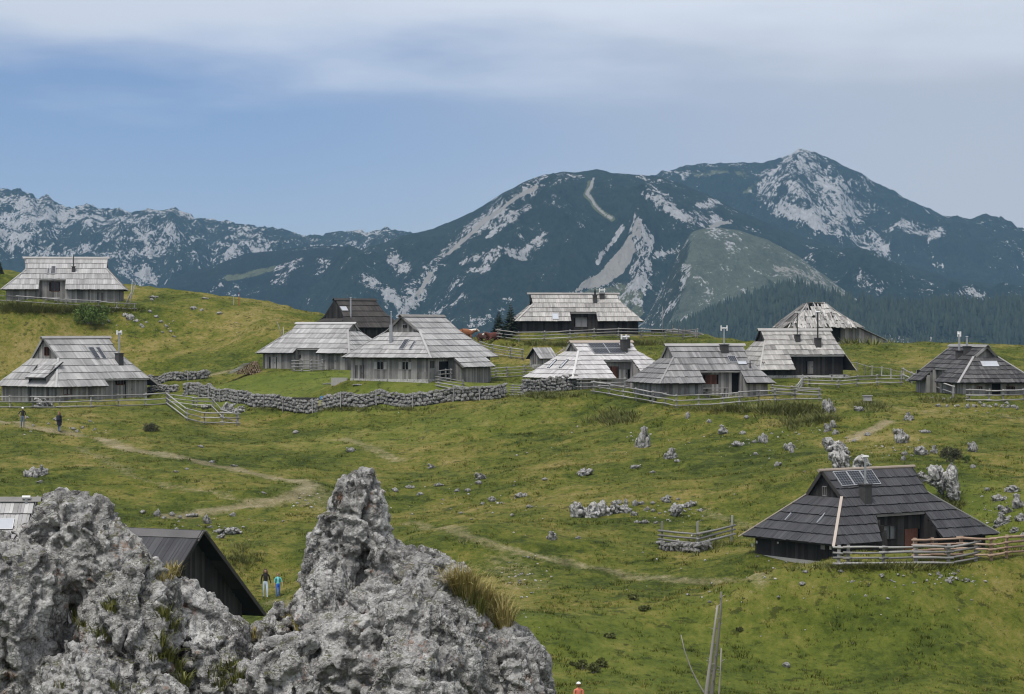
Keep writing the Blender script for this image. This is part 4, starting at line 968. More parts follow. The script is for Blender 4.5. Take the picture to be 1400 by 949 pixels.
def ruin():
    h = Hut('h10', 'ruined_hut', 'derelict hut with a torn sagging shingle roof on the ridge', shingle='shingle_worn', n=6, ne=6)
    R = random.Random(11)
    def ragged(f, skipf):
        P0, U, T = h.frame(f); part = MB(); n = h.n if f in 'FB' else h.ne
        A = [P0+U*u+T*t for u, t in ((h.edges(f, 0)[0], 0), (h.edges(f, 0)[1], 0), (h.edges(f, 1)[1], 1), (h.edges(f, 1)[0], 1))]
        for i in range(7):                   # rafters
            u = lerp(h.edges(f, 0)[0], h.edges(f, 0)[1], (i+.5)/7); e = h.edges(f, 1); q = min(max(u, e[0]), e[1])
            part.bar(P0+U*u, P0+U*q+T, .12, .12)
        o = part.build({'F': 'front_roof', 'B': 'back_roof', 'L': 'end_roof', 'R': 'end_roof'}[f], M['board'], h.root)
        nrm = U.cross(T).normalized(); nrm = -nrm if nrm.z < 0 else nrm; Tl = T.length
        for i in range(n):
            t0, t1 = i/n, (i+1)/n; mb = MB(); u, b = h.edges(f, t0)
            while u < b-.05:
                v = min(u+R.uniform(.16, .3), b)
                if not skipf(u, t0, R):
                    c = []
                    sag = -.25*math.sin(math.pi*t0)*(1 if f == 'L' else .3)
                    tw = R.uniform(-.08, .08)*(2.5 if f == 'L' else 1); lift = .08+abs(R.gauss(0, .05))*(2 if f == 'L' else 1)
                    for uu, t, hh in ((u, t0-.08+R.uniform(-.04, .04), lift), (v-.015, t0-.08+R.uniform(-.04, .04), lift+R.uniform(-.04, .04)), (v-.015+tw, t1+.05, .03), (u+tw, t1+.05, .03)):
                        e0, e1 = h.edges(f, min(max(t, 0), 1)); uu = min(max(uu, e0), e1); c.append(P0+U*uu+T*t+nrm*(hh+sag))
                    if (c[1]-c[0]).length > .03: mb.hexa(c+[p+nrm*.03 for p in c], R.random())
                u = v
            if mb.v: mb.build('shingle_course', h.sh, o)
    ragged('F', lambda u, t, r: r.random() < .05 or (.8 < u < 1.3 and .3 < t < .4) or (t > .7 and r.random() < .35) or (u < -2.2+t*2 and r.random() < .3))
    ragged('L', lambda u, t, r: r.random() < (.42 if t > .15 else .2)); ragged('B', lambda u, t, r: r.random() < .1); ragged('R', lambda u, t, r: r.random() < .08)
    for k in range(16):                      # loose battens slumped over the end
        mb = MB(); P0, U, T = h.frame('L'); u = R.uniform(-3.4, .5); a = P0+U*u+T*R.uniform(-.1, .3)+Vector((0, 0, .25)); b = P0+U*(u*.45+R.uniform(-.5, .5))+T*R.uniform(.7, 1.05)+Vector((0, 0, .3))
        mb.bar(a, b, .11, .05); mb.build('loose_batten', M['rail'], h.root)
    h.openings('F', 1138.5, 445, 1146, 468, 'void'); h.openings('F', 1104, 446, 1114, 449, 'void')
    h.walls(gable=False)
    # low timber wing sloping to the ground on the right
    mb = MB(); y0, y1 = -h.W/2+.4, h.W/2-1; x0, x1 = h.L/2-.45, h.L/2+2.6
    s = lambda x: lerp(1.95, .55, (x-x0)/(x1-x0))
    x = x0
    while x < x1-.05:
        v = min(x+random.uniform(.18, .3), x1); mb.hexa([(x, y0, -.4), (v-.01, y0, -.4), (v-.01, y0+.04, -.4), (x, y0+.04, -.4), (x, y0, s(x)), (v-.01, y0, s(v)), (v-.01, y0+.04, s(v)), (x, y0+.04, s(x))]); x = v
    mb.build('wing_wall', h.bd, h.root)['kind'] = 'stuff'
    mb = MB(); y = y0-.25
    while y < y1:
        mb.hexa([(x0, y, s(x0)+.1), (x1+.3, y, s(x1+.3)+.1), (x1+.3, y+.24, s(x1+.3)+.1), (x0, y+.24, s(x0)+.1), (x0, y, s(x0)+.14), (x1+.3, y, s(x1+.3)+.14), (x1+.3, y+.24, s(x1+.3)+.14), (x0, y+.24, s(x0)+.14)]); y += .25
    mb.build('wing_roof', M['shingle_worn'], h.root)
ruin()

def shed():
    # little outhouse on the bank
    p = hit(741, 503); R = empty('outhouse', (p.x, p.y+.4, p.z), math.radians(38), 'tiny gabled plank outhouse on a stone footing on the bank', 'shed')
    L, Wd, he, hr = 1.7, 1.6, 1.05, 1.85
    mb = MB(); 
    for k in range(10):
        for sg in (-1, 1):
            mb.box((-L/2+k*L/10, sg*(Wd/2)-.02, .35), (-L/2+(k+1)*L/10-.01, sg*(Wd/2)+.02, he+.05))
            y = -Wd/2+(k+.5)*Wd/10; mb.box((sg*L/2-.02, y-Wd/20, .35), (sg*L/2+.02, y+Wd/20-.01, lerp(he, hr, 1-abs(y)/(Wd/2))-.02))
    mb.build('wall', M['board'], R)['kind'] = 'stuff'
    mb = MB(); mb.box((-L/2-.05, -Wd/2-.05, -.5), (L/2+.05, Wd/2+.05, .36)); mb.build('footing', M['stone'], R)
    for t in (-1, 1):
        ro = MB(); a, b = Vector((-L/2-.3, 0, hr+.05)), Vector((L/2+.3, 0, hr+.05)); d = Vector((0, t*(Wd/2+.25), -(hr-he)*(Wd/2+.25)/(Wd/2)))
        ro.hexa([a, b, b+d, a+d]+[x+Vector((0, 0, .03)) for x in (a, b, b+d, a+d)]); o = ro.build('roof', M['deck'], R)
        for c in range(2):
            mb = MB()
            for k in range(12):
                u0, u1 = k/12, (k+1)/12-.006; q0, q1 = d*(c/2), d*((c+1)/2+.04); z0, z1 = Vector((0, 0, .05)), Vector((0, 0, .10))
                A = [a.lerp(b, u0)+q1+z1, a.lerp(b, u1)+q1+z1, a.lerp(b, u1)+q0+z0, a.lerp(b, u0)+q0+z0]; mb.hexa(A+[x+Vector((0, 0, .03)) for x in A])
            mb.build('shingle_course', M['shingle'], o)
shed()

# ------------------------------------------------------------------ rock shapes
def remesh(me, voxel):
    o = bpy.data.objects.new('tmp', me); COL.objects.link(o)
    r = o.modifiers.new('r', 'REMESH'); r.mode = 'VOXEL'; r.voxel_size = voxel
    dg = bpy.context.evaluated_depsgraph_get(); n = bpy.data.meshes.new_from_object(o.evaluated_get(dg))
    COL.objects.unlink(o); bpy.data.objects.remove(o); bpy.data.meshes.remove(me); return n
def get_co(me):
    v = np.empty(len(me.vertices)*3, np.float32); me.vertices.foreach_get('co', v); return v.reshape(-1, 3).astype(float)
def get_no(me):
    v = np.empty(len(me.vertices)*3, np.float32); me.vertex_normals.foreach_get('vector', v); return v.reshape(-1, 3).astype(float)
def hull_into(bm, pts):
    b2 = bmesh.new()
    for p in pts: b2.verts.new(p)
    bmesh.ops.convex_hull(b2, input=b2.verts)
    for v in [v for v in b2.verts if not v.link_faces]: b2.verts.remove(v)
    m = bpy.data.meshes.new('h'); b2.to_mesh(m); b2.free(); bm.from_mesh(m); bpy.data.meshes.remove(m)
def karst(v, n, sc, seed, amp):              # weathered limestone: rounded ribs, pits and open joints
    p = v*sc+seed
    q = p*1.0+.25*np.stack([noise(p*1.7+k*9.1) for k in range(3)], 1)
    d = amp*1.15*facet(q*np.array([1.0, 1.0, .62]))+amp*.45*facet(q*np.array([2.3, 2.3, 1.5]), 5)+amp*.18*facet(q*5.2, 9)+amp*.16*fbm(q*np.array([3.6, 3.6, .9]), 3, .55, ridged=True)
    d1, d2 = worley(q*np.array([1.1, 1.1, .75])); cr = 1-sstep(0, .07, d2-d1); d -= amp*.4*cr
    for ax, fr, wd, dp in (((.88, .3, .30), 1.3, .062, 1.7), ((.60, .45, -.42), 1.0, .055, 1.5), ((.25, .9, .2), 1.1, .06, 1.1), ((.80, -.2, .42), 2.9, .09, .6), ((.30, .2, .9), .75, .035, .7)):
        f = q@np.array(ax)*fr+.22*noise(q*1.3+5)+.07*noise(q*5); f = np.abs(f-np.round(f)); d -= amp*dp*(1-sstep(0, wd, f))*sstep(-.35, .1, noise(q*.9+ax[0]*50))
    d1, d2 = worley(q*2.7); d -= amp*.22*(1-sstep(0, .06, d2-d1))
    pit = noise(q*6.3); d -= amp*.22*sstep(.3, .5, pit)
    return d
def crag(name, label, blocks, voxel, amp, seed, ground_to=-1.2):
    bm = bmesh.new()
    for poly, d, th in blocks:
        poly = np.array(poly, float); c = poly.mean(0); pts = []
        for off, k in ((-th, .45), (-.6*th, .82), (0, 1.), (.6*th, .86), (th, .5)):
            for x, y in poly:
                px, py = c+(np.array((x, y))-c)*k; pts.append(tuple(ray(px, py, d)+np.array([0, off, 0])))
        hull_into(bm, pts)
    me = bpy.data.meshes.new(name); bm.to_mesh(me); bm.free()
    me = remesh(me, voxel); v = get_co(me); n = get_no(me)
    v = v+n*(karst(v, n, 1.9, seed, amp))[:, None]
    me.vertices.foreach_set('co', v.astype(np.float32).ravel()); me.update()
    me2 = remesh(me, voxel*.68); v = get_co(me2); n = get_no(me2)
    d1, d2 = worley(v*9+seed); v = v+n*(amp*.15*facet(v*13+seed)+amp*.09*fbm(v*12+seed, 4, .62, ridged=True)-amp*.14*sstep(.28, .5, noise(v*12+seed))-amp*.12*(1-sstep(0, .08, d2-d1)))[:, None]
    c = v.mean(0); c[2] = v[:, 2].min()
    me2.vertices.foreach_set('co', (v-c).astype(np.float32).ravel()); me2.materials.clear(); me2.materials.append(M['rock_near'])
    me2.polygons.foreach_set('use_smooth', np.ones(len(me2.polygons), bool)); me2.update(); me2.name = name
    o = link(bpy.data.objects.new(name, me2)); o.location = c; tag(o, label, 'rock')
    return o, v
CR = [  # right-hand crag with the spire
 ([(500,715),(528,722),(548,745),(560,770),(540,815),(495,815)], 20.25, .3),
 ([(463,646),(474,636),(498,634),(514,643),(523,658),(524,690),(532,738),(512,800),(500,860),(412,860),(408,830),(418,768),(432,716),(448,676)], 20.3, .30),
 ([(406,842),(420,790),(440,760),(470,765),(500,850),(470,890),(410,890)], 20.0, .35),
 ([(490,800),(545,744),(578,746),(612,757),(634,786),(628,830),(560,860),(500,850)], 20.2, .40),
 ([(395,880),(440,835),(520,795),(570,785),(618,802),(660,838),(678,870),(690,960),(690,1250),(340,1250),(345,950),(365,905)], 19.7, .65),
 ([(678,862),(700,842),(718,855),(738,890),(764,949),(800,1250),(650,1250),(660,900)], 19.8, .45),
 ([(328,905),(372,878),(430,858),(470,960),(470,1250),(300,1250),(310,960)], 19.3, .5),
 ([(352,858),(382,832),(398,845),(396,880),(350,890)], 20.3, .22),
 ([(520,860),(600,870),(640,960),(640,1250),(480,1250),(480,950)], 19.1, .5)]
CL = [  # left-hand crag
 ([(42,704),(58,682),(78,675),(96,688),(116,684),(138,688),(156,704),(170,722),(192,738),(205,768),(222,805),(150,850),(20,820),(14,745)], 19.6, .45),
 ([(-60,720),(-5,748),(28,728),(90,765),(95,949),(95,1250),(-90,1250),(-90,760)], 19.2, .6),
 ([(130,745),(188,740),(212,772),(232,795),(244,850),(200,960),(200,1250),(80,1250),(90,870)], 19.4, .55),
 ([(232,808),(256,790),(282,802),(312,836),(334,858),(345,905),(335,1250),(240,1250),(240,880)], 19.9, .4),
 ([(60,895),(98,872),(130,882),(158,908),(176,960),(190,1250),(30,1250),(40,950)], 18.6, .4),
 ([(138,872),(158,848),(190,826),(226,852),(238,910),(240,1250),(140,1250)], 19.1, .35),
 ([(180,936),(218,908),(256,944),(280,1250),(160,1250)], 18.4, .35),
 ([(255,850),(292,845),(330,880),(345,960),(340,1250),(230,1250)], 19.5, .4)]
_rk1, _v1 = crag('limestone_crag', 'tall grey limestone crag with a pointed spire and rust lichen', CR, .019, .085, 3.1)
_rk2, _v2 = crag('limestone_crag', 'broad grey karst outcrop with grassy ledges beside the spire crag', CL, .019, .085, 11.7)

def boulder_mesh(seed, sub=4, sq=(1, .8, .7), chunks=3):
    r = np.random.default_rng(seed); bm = bmesh.new()
    for k in range(chunks):                  # a few blunt blocks grown together
        c = np.array([r.uniform(-.55, .55), r.uniform(-.35, .35), r.uniform(-.25, .25)])*(0 if k == 0 else 1); s = (1. if k == 0 else r.uniform(.45, .8))
        pts = r.normal(size=(16, 3)); pts /= np.linalg.norm(pts, axis=1)[:, None]; pts *= np.array(sq)*s*r.uniform(.85, 1.1, (16, 1))
        hull_into(bm, [tuple(p+c) for p in pts])
    me = bpy.data.meshes.new('boulder'); bm.to_mesh(me); bm.free(); me = remesh(me, .085 if sub == 4 else .15)
    v = get_co(me); n = get_no(me)
    d = .32*facet(v*1.5+seed)+.12*facet(v*3.6+seed, 4)+.05*fbm(v*4+seed, 3, ridged=True); d1, d2 = worley(v*1.9+seed); d -= .13*(1-sstep(0, .16, d2-d1))
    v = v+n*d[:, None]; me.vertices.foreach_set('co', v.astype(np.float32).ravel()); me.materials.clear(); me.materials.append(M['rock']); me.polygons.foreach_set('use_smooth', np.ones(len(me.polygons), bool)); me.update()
    return me
BM = [boulder_mesh(30+k, 4, ((1, .8, .75), (1, .7, .95), (1.15, .8, .5), (.9, .8, 1.1), (1.2, .7, .55))[k % 5]) for k in range(8)]
BS = [boulder_mesh(60+k, 3, ((1, .8, .6), (1.2, .8, .5), (.9, .8, .8))[k % 3], 2) for k in range(6)]
OWN = {(988,593): 'rounded pale rock among smaller stones under the curved fence', (1044,605): 'upright narrow pale rock on the slope under the curved fence', (1010,610): 'flat grey rock lying beside the upright narrow pale rock',
 (1080,615): 'blocky pale rock with a small stone at its foot', (1083,619): 'small stone at the foot of the blocky pale rock', (918,627): 'wide pale rock with a small stone touching it, below the upright boulder', (926,632): 'small stone touching the wide pale rock below the upright boulder',
 (800,650): 'low wide grey rock alone on the smooth green slope', (868,640): 'flat stone flush with the turf near the upright boulder', (1064,637): 'small pale rock in the grass above the gable of the charcoal hut', (940,572): 'small upright stone under the corner post of the curved fence',
 (755,738): 'low slanting pale rock above the bend of the long path', (480,618): 'grey stone beside the short bare track behind the spire', (712,680): 'lone pale rock on the dry slope uphill of the long path', (657,655): 'grey rock at the end of the stony rim behind the spire',
 (1134,566): 'large pale rock in tall grass under the end of the curved fence', (1139,585): 'pointed white stone below the large rock in the tall grass', (1132,590): 'rounded white rock beside the pointed white stone', (1228,594): 'pale rock heading the row that leads to the dark twiggy bush', (1234,606): 'biggest pale rock in the row that leads to the dark twiggy bush',
 (1259,622): 'wide lobed pale rock next to the dark twiggy bush', (1278,620): 'small grey rock wedged against the dark twiggy bush', (1331,618): 'dark-streaked rock on the open bank beyond the dark twiggy bush', (1243,575): 'slanting flat slab uphill of the rock row', (1175,562): 'flat stone beside the small wooden box on legs',
 (1366,685): 'white-topped rock alone above the broken rocks of the steep bank', (44,652): 'larger grey boulder of the pair above the half-hidden silver roof', (58,650): 'smaller boulder of the pair above the half-hidden silver roof', (312,731): 'long low pale rock near the black plank roof', (215,706): 'upright white stone where the lower path fades out', (262,707): 'flat pale slab beside the end of the lower path',
 (1076,912): 'lone stone in the green hollow far below the charcoal hut', (1297,797): 'largest of the white stones before the charcoal hut fence', (178,437): 'largest pale stone of the tumble below the upper hut fence', (210,408): 'pale stone cluster rock on the crest beside the upper hut', (1242,522): 'white stone under the end of the curved two-rail fence',
 (312,563): 'big pinkish-white boulder lying behind the wooden pen', (404,593): 'lone grey stone on the grass below the long stone wall', (320,638): 'flat white stone beside the upper path'}
def rock_at(px, py, w, h, label, group=None, seed=0, name='limestone_boulder', small=False, tilt=.2):
    p = hit(px, py); r = random.Random(seed*7+int(px*3+py)); k = p.y/F
    if (px, py) in OWN: label, group = OWN[(px, py)], None
    me = r.choice(BS if small else BM); o = bpy.data.objects.new(name, me); link(o)
    W_, H_ = w*k/2, h*k/2
    W_ *= 1.15; H_ *= 1.2; o.scale = (W_/1.05, W_*r.uniform(.8, 1.1), H_/.72); o.rotation_euler = (r.uniform(-tilt, tilt), r.uniform(-tilt, tilt), r.choice((0, math.pi))+r.uniform(-.4, .4))
    o.location = (p.x, p.y+W_*.3, p.z+H_*.42); tag(o, label, 'rock', group)
    return o
# boulders named by where they lie
G1 = 'rocks on the slope below the curved fence'
for i, (x, y, w, h) in enumerate([(880,612,22,26),(988,593,14,11),(1044,605,13,18),(1010,610,14,9),(1080,615,15,14),(1083,619,8,8),(918,627,20,13),(800,650,22,11),(1064,637,11,8),(868,640,15,5),(940,572,7,10),(1021,573,9,7),(1032,606,7,7),(926,632,9,6),(970,578,8,6),(1015,594,9,6),(1033,622,8,5),(892,647,8,5),(657,655,16,10),(712,680,16,10),(672,686,12,8),(755,738,16,11),(590,640,12,6),(560,668,12,7),(600,665,12,6),(541,672,10,6),(575,677,9,5),(625,672,9,5),(655,662,10,6),(640,672,9,5),(745,657,9,5),(725,694,10,5),(630,703,6,5),(752,735,8,5),(700,706,6,5),(790,737,8,6),(660,690,7,5),(480,618,12,7)]):
    if i == 0: lab, g = 'upright dark-sided boulder alone on the open slope', None
    elif x < 680 and y < 700: lab, g = 'small pale rock of the low stony rim behind the spire', 'rocks of the stony rim'
    elif x < 800: lab, g = 'small stone on the dry slope uphill of the long path', 'stones uphill of the long path'
    else: lab, g = 'small pale limestone rock on the grass slope under the curved fence', G1
    rock_at(x, y, w, h, lab, g, i, small=w < 12)
for i, (x, y, w, h) in enumerate([(1134,566,20,22),(1139,585,10,14),(1132,590,12,12),(1143,594,9,9),(1228,594,14,11),(1234,606,19,17),(1259,622,22,13),(1278,620,12,10),(1237,623,8,10),(1235,630,9,8),(1331,618,14,15),(1243,575,15,10),(1265,592,14,6),(1175,562,13,7),(1168,604,7,5),(1186,596,9,6),(1118,573,8,5)]):
    rock_at(x, y, w, h, 'pale limestone rock lying on the bank above the charcoal roofed hut', 'rocks on the bank above the charcoal hut', 100+i, small=w < 12)
for i, (x, y, w, h) in enumerate([(1366,685,20,13),(1350,671,10,5),(1385,673,20,10),(1391,695,18,18),(1375,702,22,12),(1397,712,16,14),(1372,717,24,13),(1388,728,14,8),(1399,735,10,9),(1330,640,8,6),(1362,722,10,7)]):
    rock_at(x, y, w, h, 'broken grey rock on the steep bank right of the charcoal hut', 'rocks on the steep bank', 200+i, small=w < 12)
for i, (x, y, w, h) in enumerate([(846,689,9,7),(856,690,6,10),(856,702,5,7),(868,692,9,10),(877,690,9,7),(867,705,10,9),(893,700,7,5),(893,690,8,6),(886,697,6,6),(907,684,8,6),(914,681,9,6),(948,691,9,5),(957,699,9,5),(882,699,5,5),(880,716,11,7),(870,715,8,5),(897,716,7,5),(927,684,6,4),(902,703,5,4)]):
    rock_at(x, y, w, h, 'weathered grey rock of the broken outcrop beyond the three-post enclosure', 'rocks of the broken outcrop', 300+i, small=w < 11)
for i, (x, y, w, h) in enumerate([(44,652,22,19),(58,650,16,13),(215,706,9,14),(235,706,9,8),(262,707,16,7),(282,716,12,13),(312,731,26,13),(318,706,8,8),(302,736,12,7),(54,660,8,5),(287,722,8,5),(195,702,10,6),(224,710,7,6),(246,709,7,6),(295,728,8,5),(325,727,7,5),(50,684,9,9)]):
    rock_at(x, y, w, h, 'pale rock beside the dusty path below the walkers', 'rocks beside the lower path', 400+i, small=w < 12)
for i, (x, y, w, h) in enumerate([(1297,797,11,10),(1322,795,8,7),(1283,786,7,6),(1076,912,11,8),(1250,799,7,5),(1096,800,10,5),(1206,789,8,6),(1166,797,8,5),(1101,783,8,5),(1150,782,8,4),(1310,782,5,5),(1219,795,6,4)]):
    rock_at(x, y, w, h, 'small white stone in the grass in front of the charcoal hut', 'stones in front of the charcoal hut', 500+i, small=True)
for i, (x, y, w, h) in enumerate([(1290,548,6,5),(1300,546,6,5),(1322,545,5,4),(1283,556,7,6),(1295,557,6,5),(1310,556,6,4),(1323,558,8,7),(1333,557,8,6),(1345,556,7,6),(1353,557,6,5),(1362,556,7,6),(1371,557,7,6),(1379,558,7,6),(1387,558,8,6),(1377,553,6,5),(1340,552,5,4),(1242,522,10,6),(1275,545,4,4),(1391,560,5,6)]):
    rock_at(x, y, w, h, 'loose stone of the tumbled wall below the slate-grey hut', 'stones of the tumbled wall', 600+i, small=True)
for i, (x, y, w, h) in enumerate([(178,437,13,9),(186,440,9,5),(193,446,6,5),(140,444,6,4),(210,408,12,6),(195,448,5,4),(170,432,9,5),(200,442,5,4),(238,461,6,3),(233,454,5,4),(227,447,6,5),(220,441,6,5),(213,434,7,5),(205,427,6,4),(207,411,7,4),(265,423,10,5),(300,430,10,5),(280,409,9,4),(148,440,5,4),(222,455,4,3),(275,425,6,4)]):
    rock_at(x, y, w, h, 'pale stone scattered on the hillside below the upper hut', 'stones on the upper hillside', 700+i, small=True)
rock_at(58, 556, 30, 13, 'large whitish boulder behind the rails of the twin-panel hut', None, 3)
for i, (x, y, w, h) in enumerate([(312,563,17,14),(325,565,16,10),(330,560,9,6),(282,559,13,7)]):
    rock_at(x, y, w, h, 'pale boulder lying by the wooden pen and the long stone wall', 'boulders by the pen', 800+i)
for i, (x, y, w, h) in enumerate([(76,575,7,5),(123,577,5,4),(66,581,5,4),(100,588,8,5),(105,591,6,5),(113,586,5,4),(130,588,5,4),(45,583,4,4),(37,572,5,4),(404,593,10,6),(275,612,9,4),(320,638,10,4),(360,675,8,4),(255,642,6,3),(290,633,9,5),(240,646,8,4),(435,560,7,5),(440,562,8,5)]):
    rock_at(x, y, w, h, 'small pale stone by the path where the two walkers stand', 'stones by the upper path', 900+i, small=True)
# two outcrops built up of several blocks
def outcrop(label, blocks, seed, th=.5):
    ps = [hit(*b['foot']) for b in blocks]; d0 = ps[0].y; bm = bmesh.new(); R = np.random.default_rng(seed)
    for b in blocks:
        poly = np.array(b['p'], float); c = poly.mean(0); k = b.get('t', th); d = d0+b.get('d', 0)
        pts = [tuple(ray(*(c+(np.array(xy)-c)*q), d)+np.array([0, off, 0])) for off, q in ((-k, .5), (-.5*k, .85), (0, 1.), (.6*k, .8), (k*1.3, .5)) for xy in poly]
        hull_into(bm, pts)
    me = bpy.data.meshes.new('o'); bm.to_mesh(me); bm.free(); me = remesh(me, .06); v = get_co(me); n = get_no(me)
    v = v+n*karst(v, n, .85, seed, .2)[:, None]; c = v.mean(0); c[2] = v[:, 2].min()
    me.vertices.foreach_set('co', (v-c).astype(np.float32).ravel()); me.materials.clear(); me.materials.append(M['rock']); me.polygons.foreach_set('use_smooth', np.ones(len(me.polygons), bool)); me.update(); me.name = 'rock_outcrop'
    o = link(bpy.data.objects.new('rock_outcrop', me)); o.location = c; tag(o, label, 'rock')
outcrop('lumpy pale limestone outcrop just behind the solar panels of the charcoal hut', [
 dict(foot=(1150,640), p=[(1124,603),(1130,598),(1138,599),(1141,612),(1135,617),(1127,614)], d=.6), dict(foot=(1150,640), p=[(1136,603),(1150,603),(1160,613),(1161,620),(1150,628),(1138,615)], d=.5),
 dict(foot=(1150,640), p=[(1135,620),(1148,618),(1162,625),(1163,645),(1138,645),(1137,628)], d=0)], 5)
outcrop('pale rounded rock beside the solar panels above the charcoal hut', [dict(foot=(1176,642), p=[(1167,634),(1172,626),(1179,624),(1188,634),(1188,645),(1168,645)])], 8)
outcrop('big fissured grey rock face on the bank behind the charcoal hut', [
 dict(foot=(1290,690), p=[(1266,640),(1272,634),(1282,633),(1290,642),(1296,660),(1290,680),(1275,664)], d=.8, t=.7), dict(foot=(1290,690), p=[(1290,648),(1302,630),(1306,640),(1311,662),(1314,682),(1306,690),(1296,680)], d=.3, t=.7), dict(foot=(1290,690), p=[(1250,648),(1262,644),(1274,655),(1276,666),(1262,660)], d=1.0, t=.4)], 12)
outcrop('jagged pale rock ledge of the broken outcrop in the middle of the slope', [
 dict(foot=(808,706), p=[(778,692),(786,686),(794,688),(800,700),(796,712),(781,712)], d=0, t=.4), dict(foot=(808,706), p=[(790,694),(812,693),(848,690),(850,712),(788,714)], d=.5, t=.45), dict(foot=(808,706), p=[(802,700),(808,688),(816,686),(820,702),(816,714),(803,714)], d=-.2, t=.45), dict(foot=(808,706), p=[(814,688),(824,680),(830,686),(834,700),(828,712),(816,710)], d=.5, t=.4), dict(foot=(808,706), p=[(832,690),(841,680),(846,688),(842,706),(832,708)], d=.6, t=.4), dict(foot=(808,706), p=[(845,692),(858,690),(866,696),(860,710),(846,710)], d=.7, t=.35)], 19)
outcrop('pale rock rib sticking out of the grassy knoll above the three-post enclosure', [
 dict(foot=(926,706), p=[(915,698),(924,690),(934,690),(934,700),(922,708)], t=.4)], 23)
rock_at(944, 693, 18, 10, 'flat pale rock on the crown of the knoll above the three-post enclosure', None, 31); rock_at(910, 687, 14, 9, 'small pale rock on the brow of the knoll above the three-post enclosure', None, 32)
def pebbles():                               # countless small white stones in the turf
    r = np.random.default_rng(77); pts = []
    spots = [(1300,790,60,9,60),(930,705,40,14,60),(640,690,90,30,70),(1050,600,120,30,70),(120,585,60,10,40),(230,440,90,14,70),(300,720,60,16,50),(720,790,30,30,60),(1340,555,60,6,40),(1370,700,30,25,60),(700,880,40,40,50),(1200,610,50,25,50),(900,600,200,40,60),(400,560,120,6,30),(1150,800,160,30,50),(500,690,60,20,30),(950,740,30,8,40),(420,690,25,14,40),(820,480,80,8,25),(1030,780,200,60,60)]
    ico = bmesh.new(); bmesh.ops.create_icosphere(ico, subdivisions=1, radius=1); V = np.array([v.co[:] for v in ico.verts]); Fc = np.array([[v.index for v in f.verts] for f in ico.faces]); ico.free()
    AV, AF, n = [], [], 0
    for px, py, sx, sy, N in spots:
        for k in range(int(N*.75)):
            x, y = px+r.normal()*sx*.6, py+r.normal()*sy*.6
            if y > 960: continue
            p = hit(x, y); s = (.035+.09*r.random()**2.6)
            q = V*(1+.3*r.normal(size=(len(V), 1)))*np.array([1, r.uniform(.7, 1.1), r.uniform(.5, .8)])*s; a = r.uniform(0, 6.3)
            q = np.stack([q[:, 0]*np.cos(a)-q[:, 1]*np.sin(a), q[:, 0]*np.sin(a)+q[:, 1]*np.cos(a), q[:, 2]], 1)+np.array([p.x, p.y, p.z+s*.25])
            AV.append(q); AF.append(Fc+n); n += len(q)
    tag(link(bpy.data.objects.new('scattered_pebbles', np_mesh('scattered_pebbles', np.concatenate(AV), np.concatenate(AF), [M['rock']]))), 'countless small white pebbles scattered through the turf', 'pebbles', kind='stuff')
pebbles()

# ------------------------------------------------------------------ dry stone walls
def stone_mesh(seed):
    r = np.random.default_rng(seed); b = bmesh.new(); bmesh.ops.create_cube(b, size=1)
    bmesh.ops.bevel(b, geom=b.edges, offset=.24, segments=1, affect='EDGES')
    for v in b.verts: v.co += Vector(r.normal(size=3)*.075)
    m = bpy.data.meshes.new('stone'); b.to_mesh(m); b.free(); m.materials.append(M['stone']); return m
ST = [stone_mesh(k) for k in range(9)]
def stone_wall(label, line, Ht, size=.38, thick=.5, posts=0, jitter=1.):
    P = [hit(*p) for p in line]; root = empty('dry_stone_wall', P[0], 0, label, 'wall'); r = random.Random(len(P)*13+int(Ht*100))
    L = [0]
    for a, b in zip(P[:-1], P[1:]): L.append(L[-1]+(b-a).length)
    def at(s):
        for k in range(len(P)-1):
            if s <= L[k+1] or k == len(P)-2:
                t = (s-L[k])/(L[k+1]-L[k]); q = P[k].lerp(P[k+1], min(t, 1)); d = (P[k+1]-P[k]); return q, math.atan2(d.y, d.x)
    core = MB(); n = max(2, int(L[-1]/.8))
    for k in range(n):
        a, an = at(L[-1]*k/n); b, _ = at(L[-1]*(k+1)/n); d = Vector((-math.sin(an), math.cos(an), 0))*thick*.3
        za, zb = Vector((0, 0, -.3)), Vector((0, 0, Ht*.8))
        core.hexa([a-d+za-P[0], b-d+za-P[0], b+d+za-P[0], a+d+za-P[0], a-d+zb-P[0], b-d+zb-P[0], b+d+zb-P[0], a+d+zb-P[0]])
    core.build('rubble_core', M['core'], root)
    z = 0.
    while z < Ht-.06:
        h = min(r.uniform(.75, 1.15)*size*.72, Ht-z); s = r.uniform(-.2, 0)
        while s < L[-1]:
            w = size*r.uniform(.55, 1.5); q, an = at(min(max(s+w/2, 0), L[-1]))
            hh = h*r.uniform(.75, 1.3)
            o = bpy.data.objects.new('stone', r.choice(ST)); link(o, root); n_ = Vector((math.sin(an), -math.cos(an), 0))
            g = gz(q.x, q.y); o.location = Vector((q.x, q.y, g+z+h/2+r.uniform(-.03, .03)))+n_*(thick*.16+r.uniform(-.05, .06))-P[0]
            o.scale = (w*1.02, thick*.75*r.uniform(.8, 1.25), hh*1.05); o.rotation_euler = (r.uniform(-.1, .1), r.uniform(-.45, .45)*jitter, an+r.uniform(-.18, .18)); s += w
        z += h
    for k in range(posts):
        q, an = at(L[-1]*(k+.5+r.uniform(-.2, .2))/posts); n_ = Vector((math.sin(an), -math.cos(an), 0)); q = Vector((q.x, q.y, gz(q.x, q.y)))+n_*.42-P[0]
        mb = MB(); mb.tube([q-Vector((0, 0, .2)), q+Vector((r.uniform(-.1, .1), .05, Ht*1.05))], .045, 6); mb.build('support_stake', M['rail'], root)
    return root
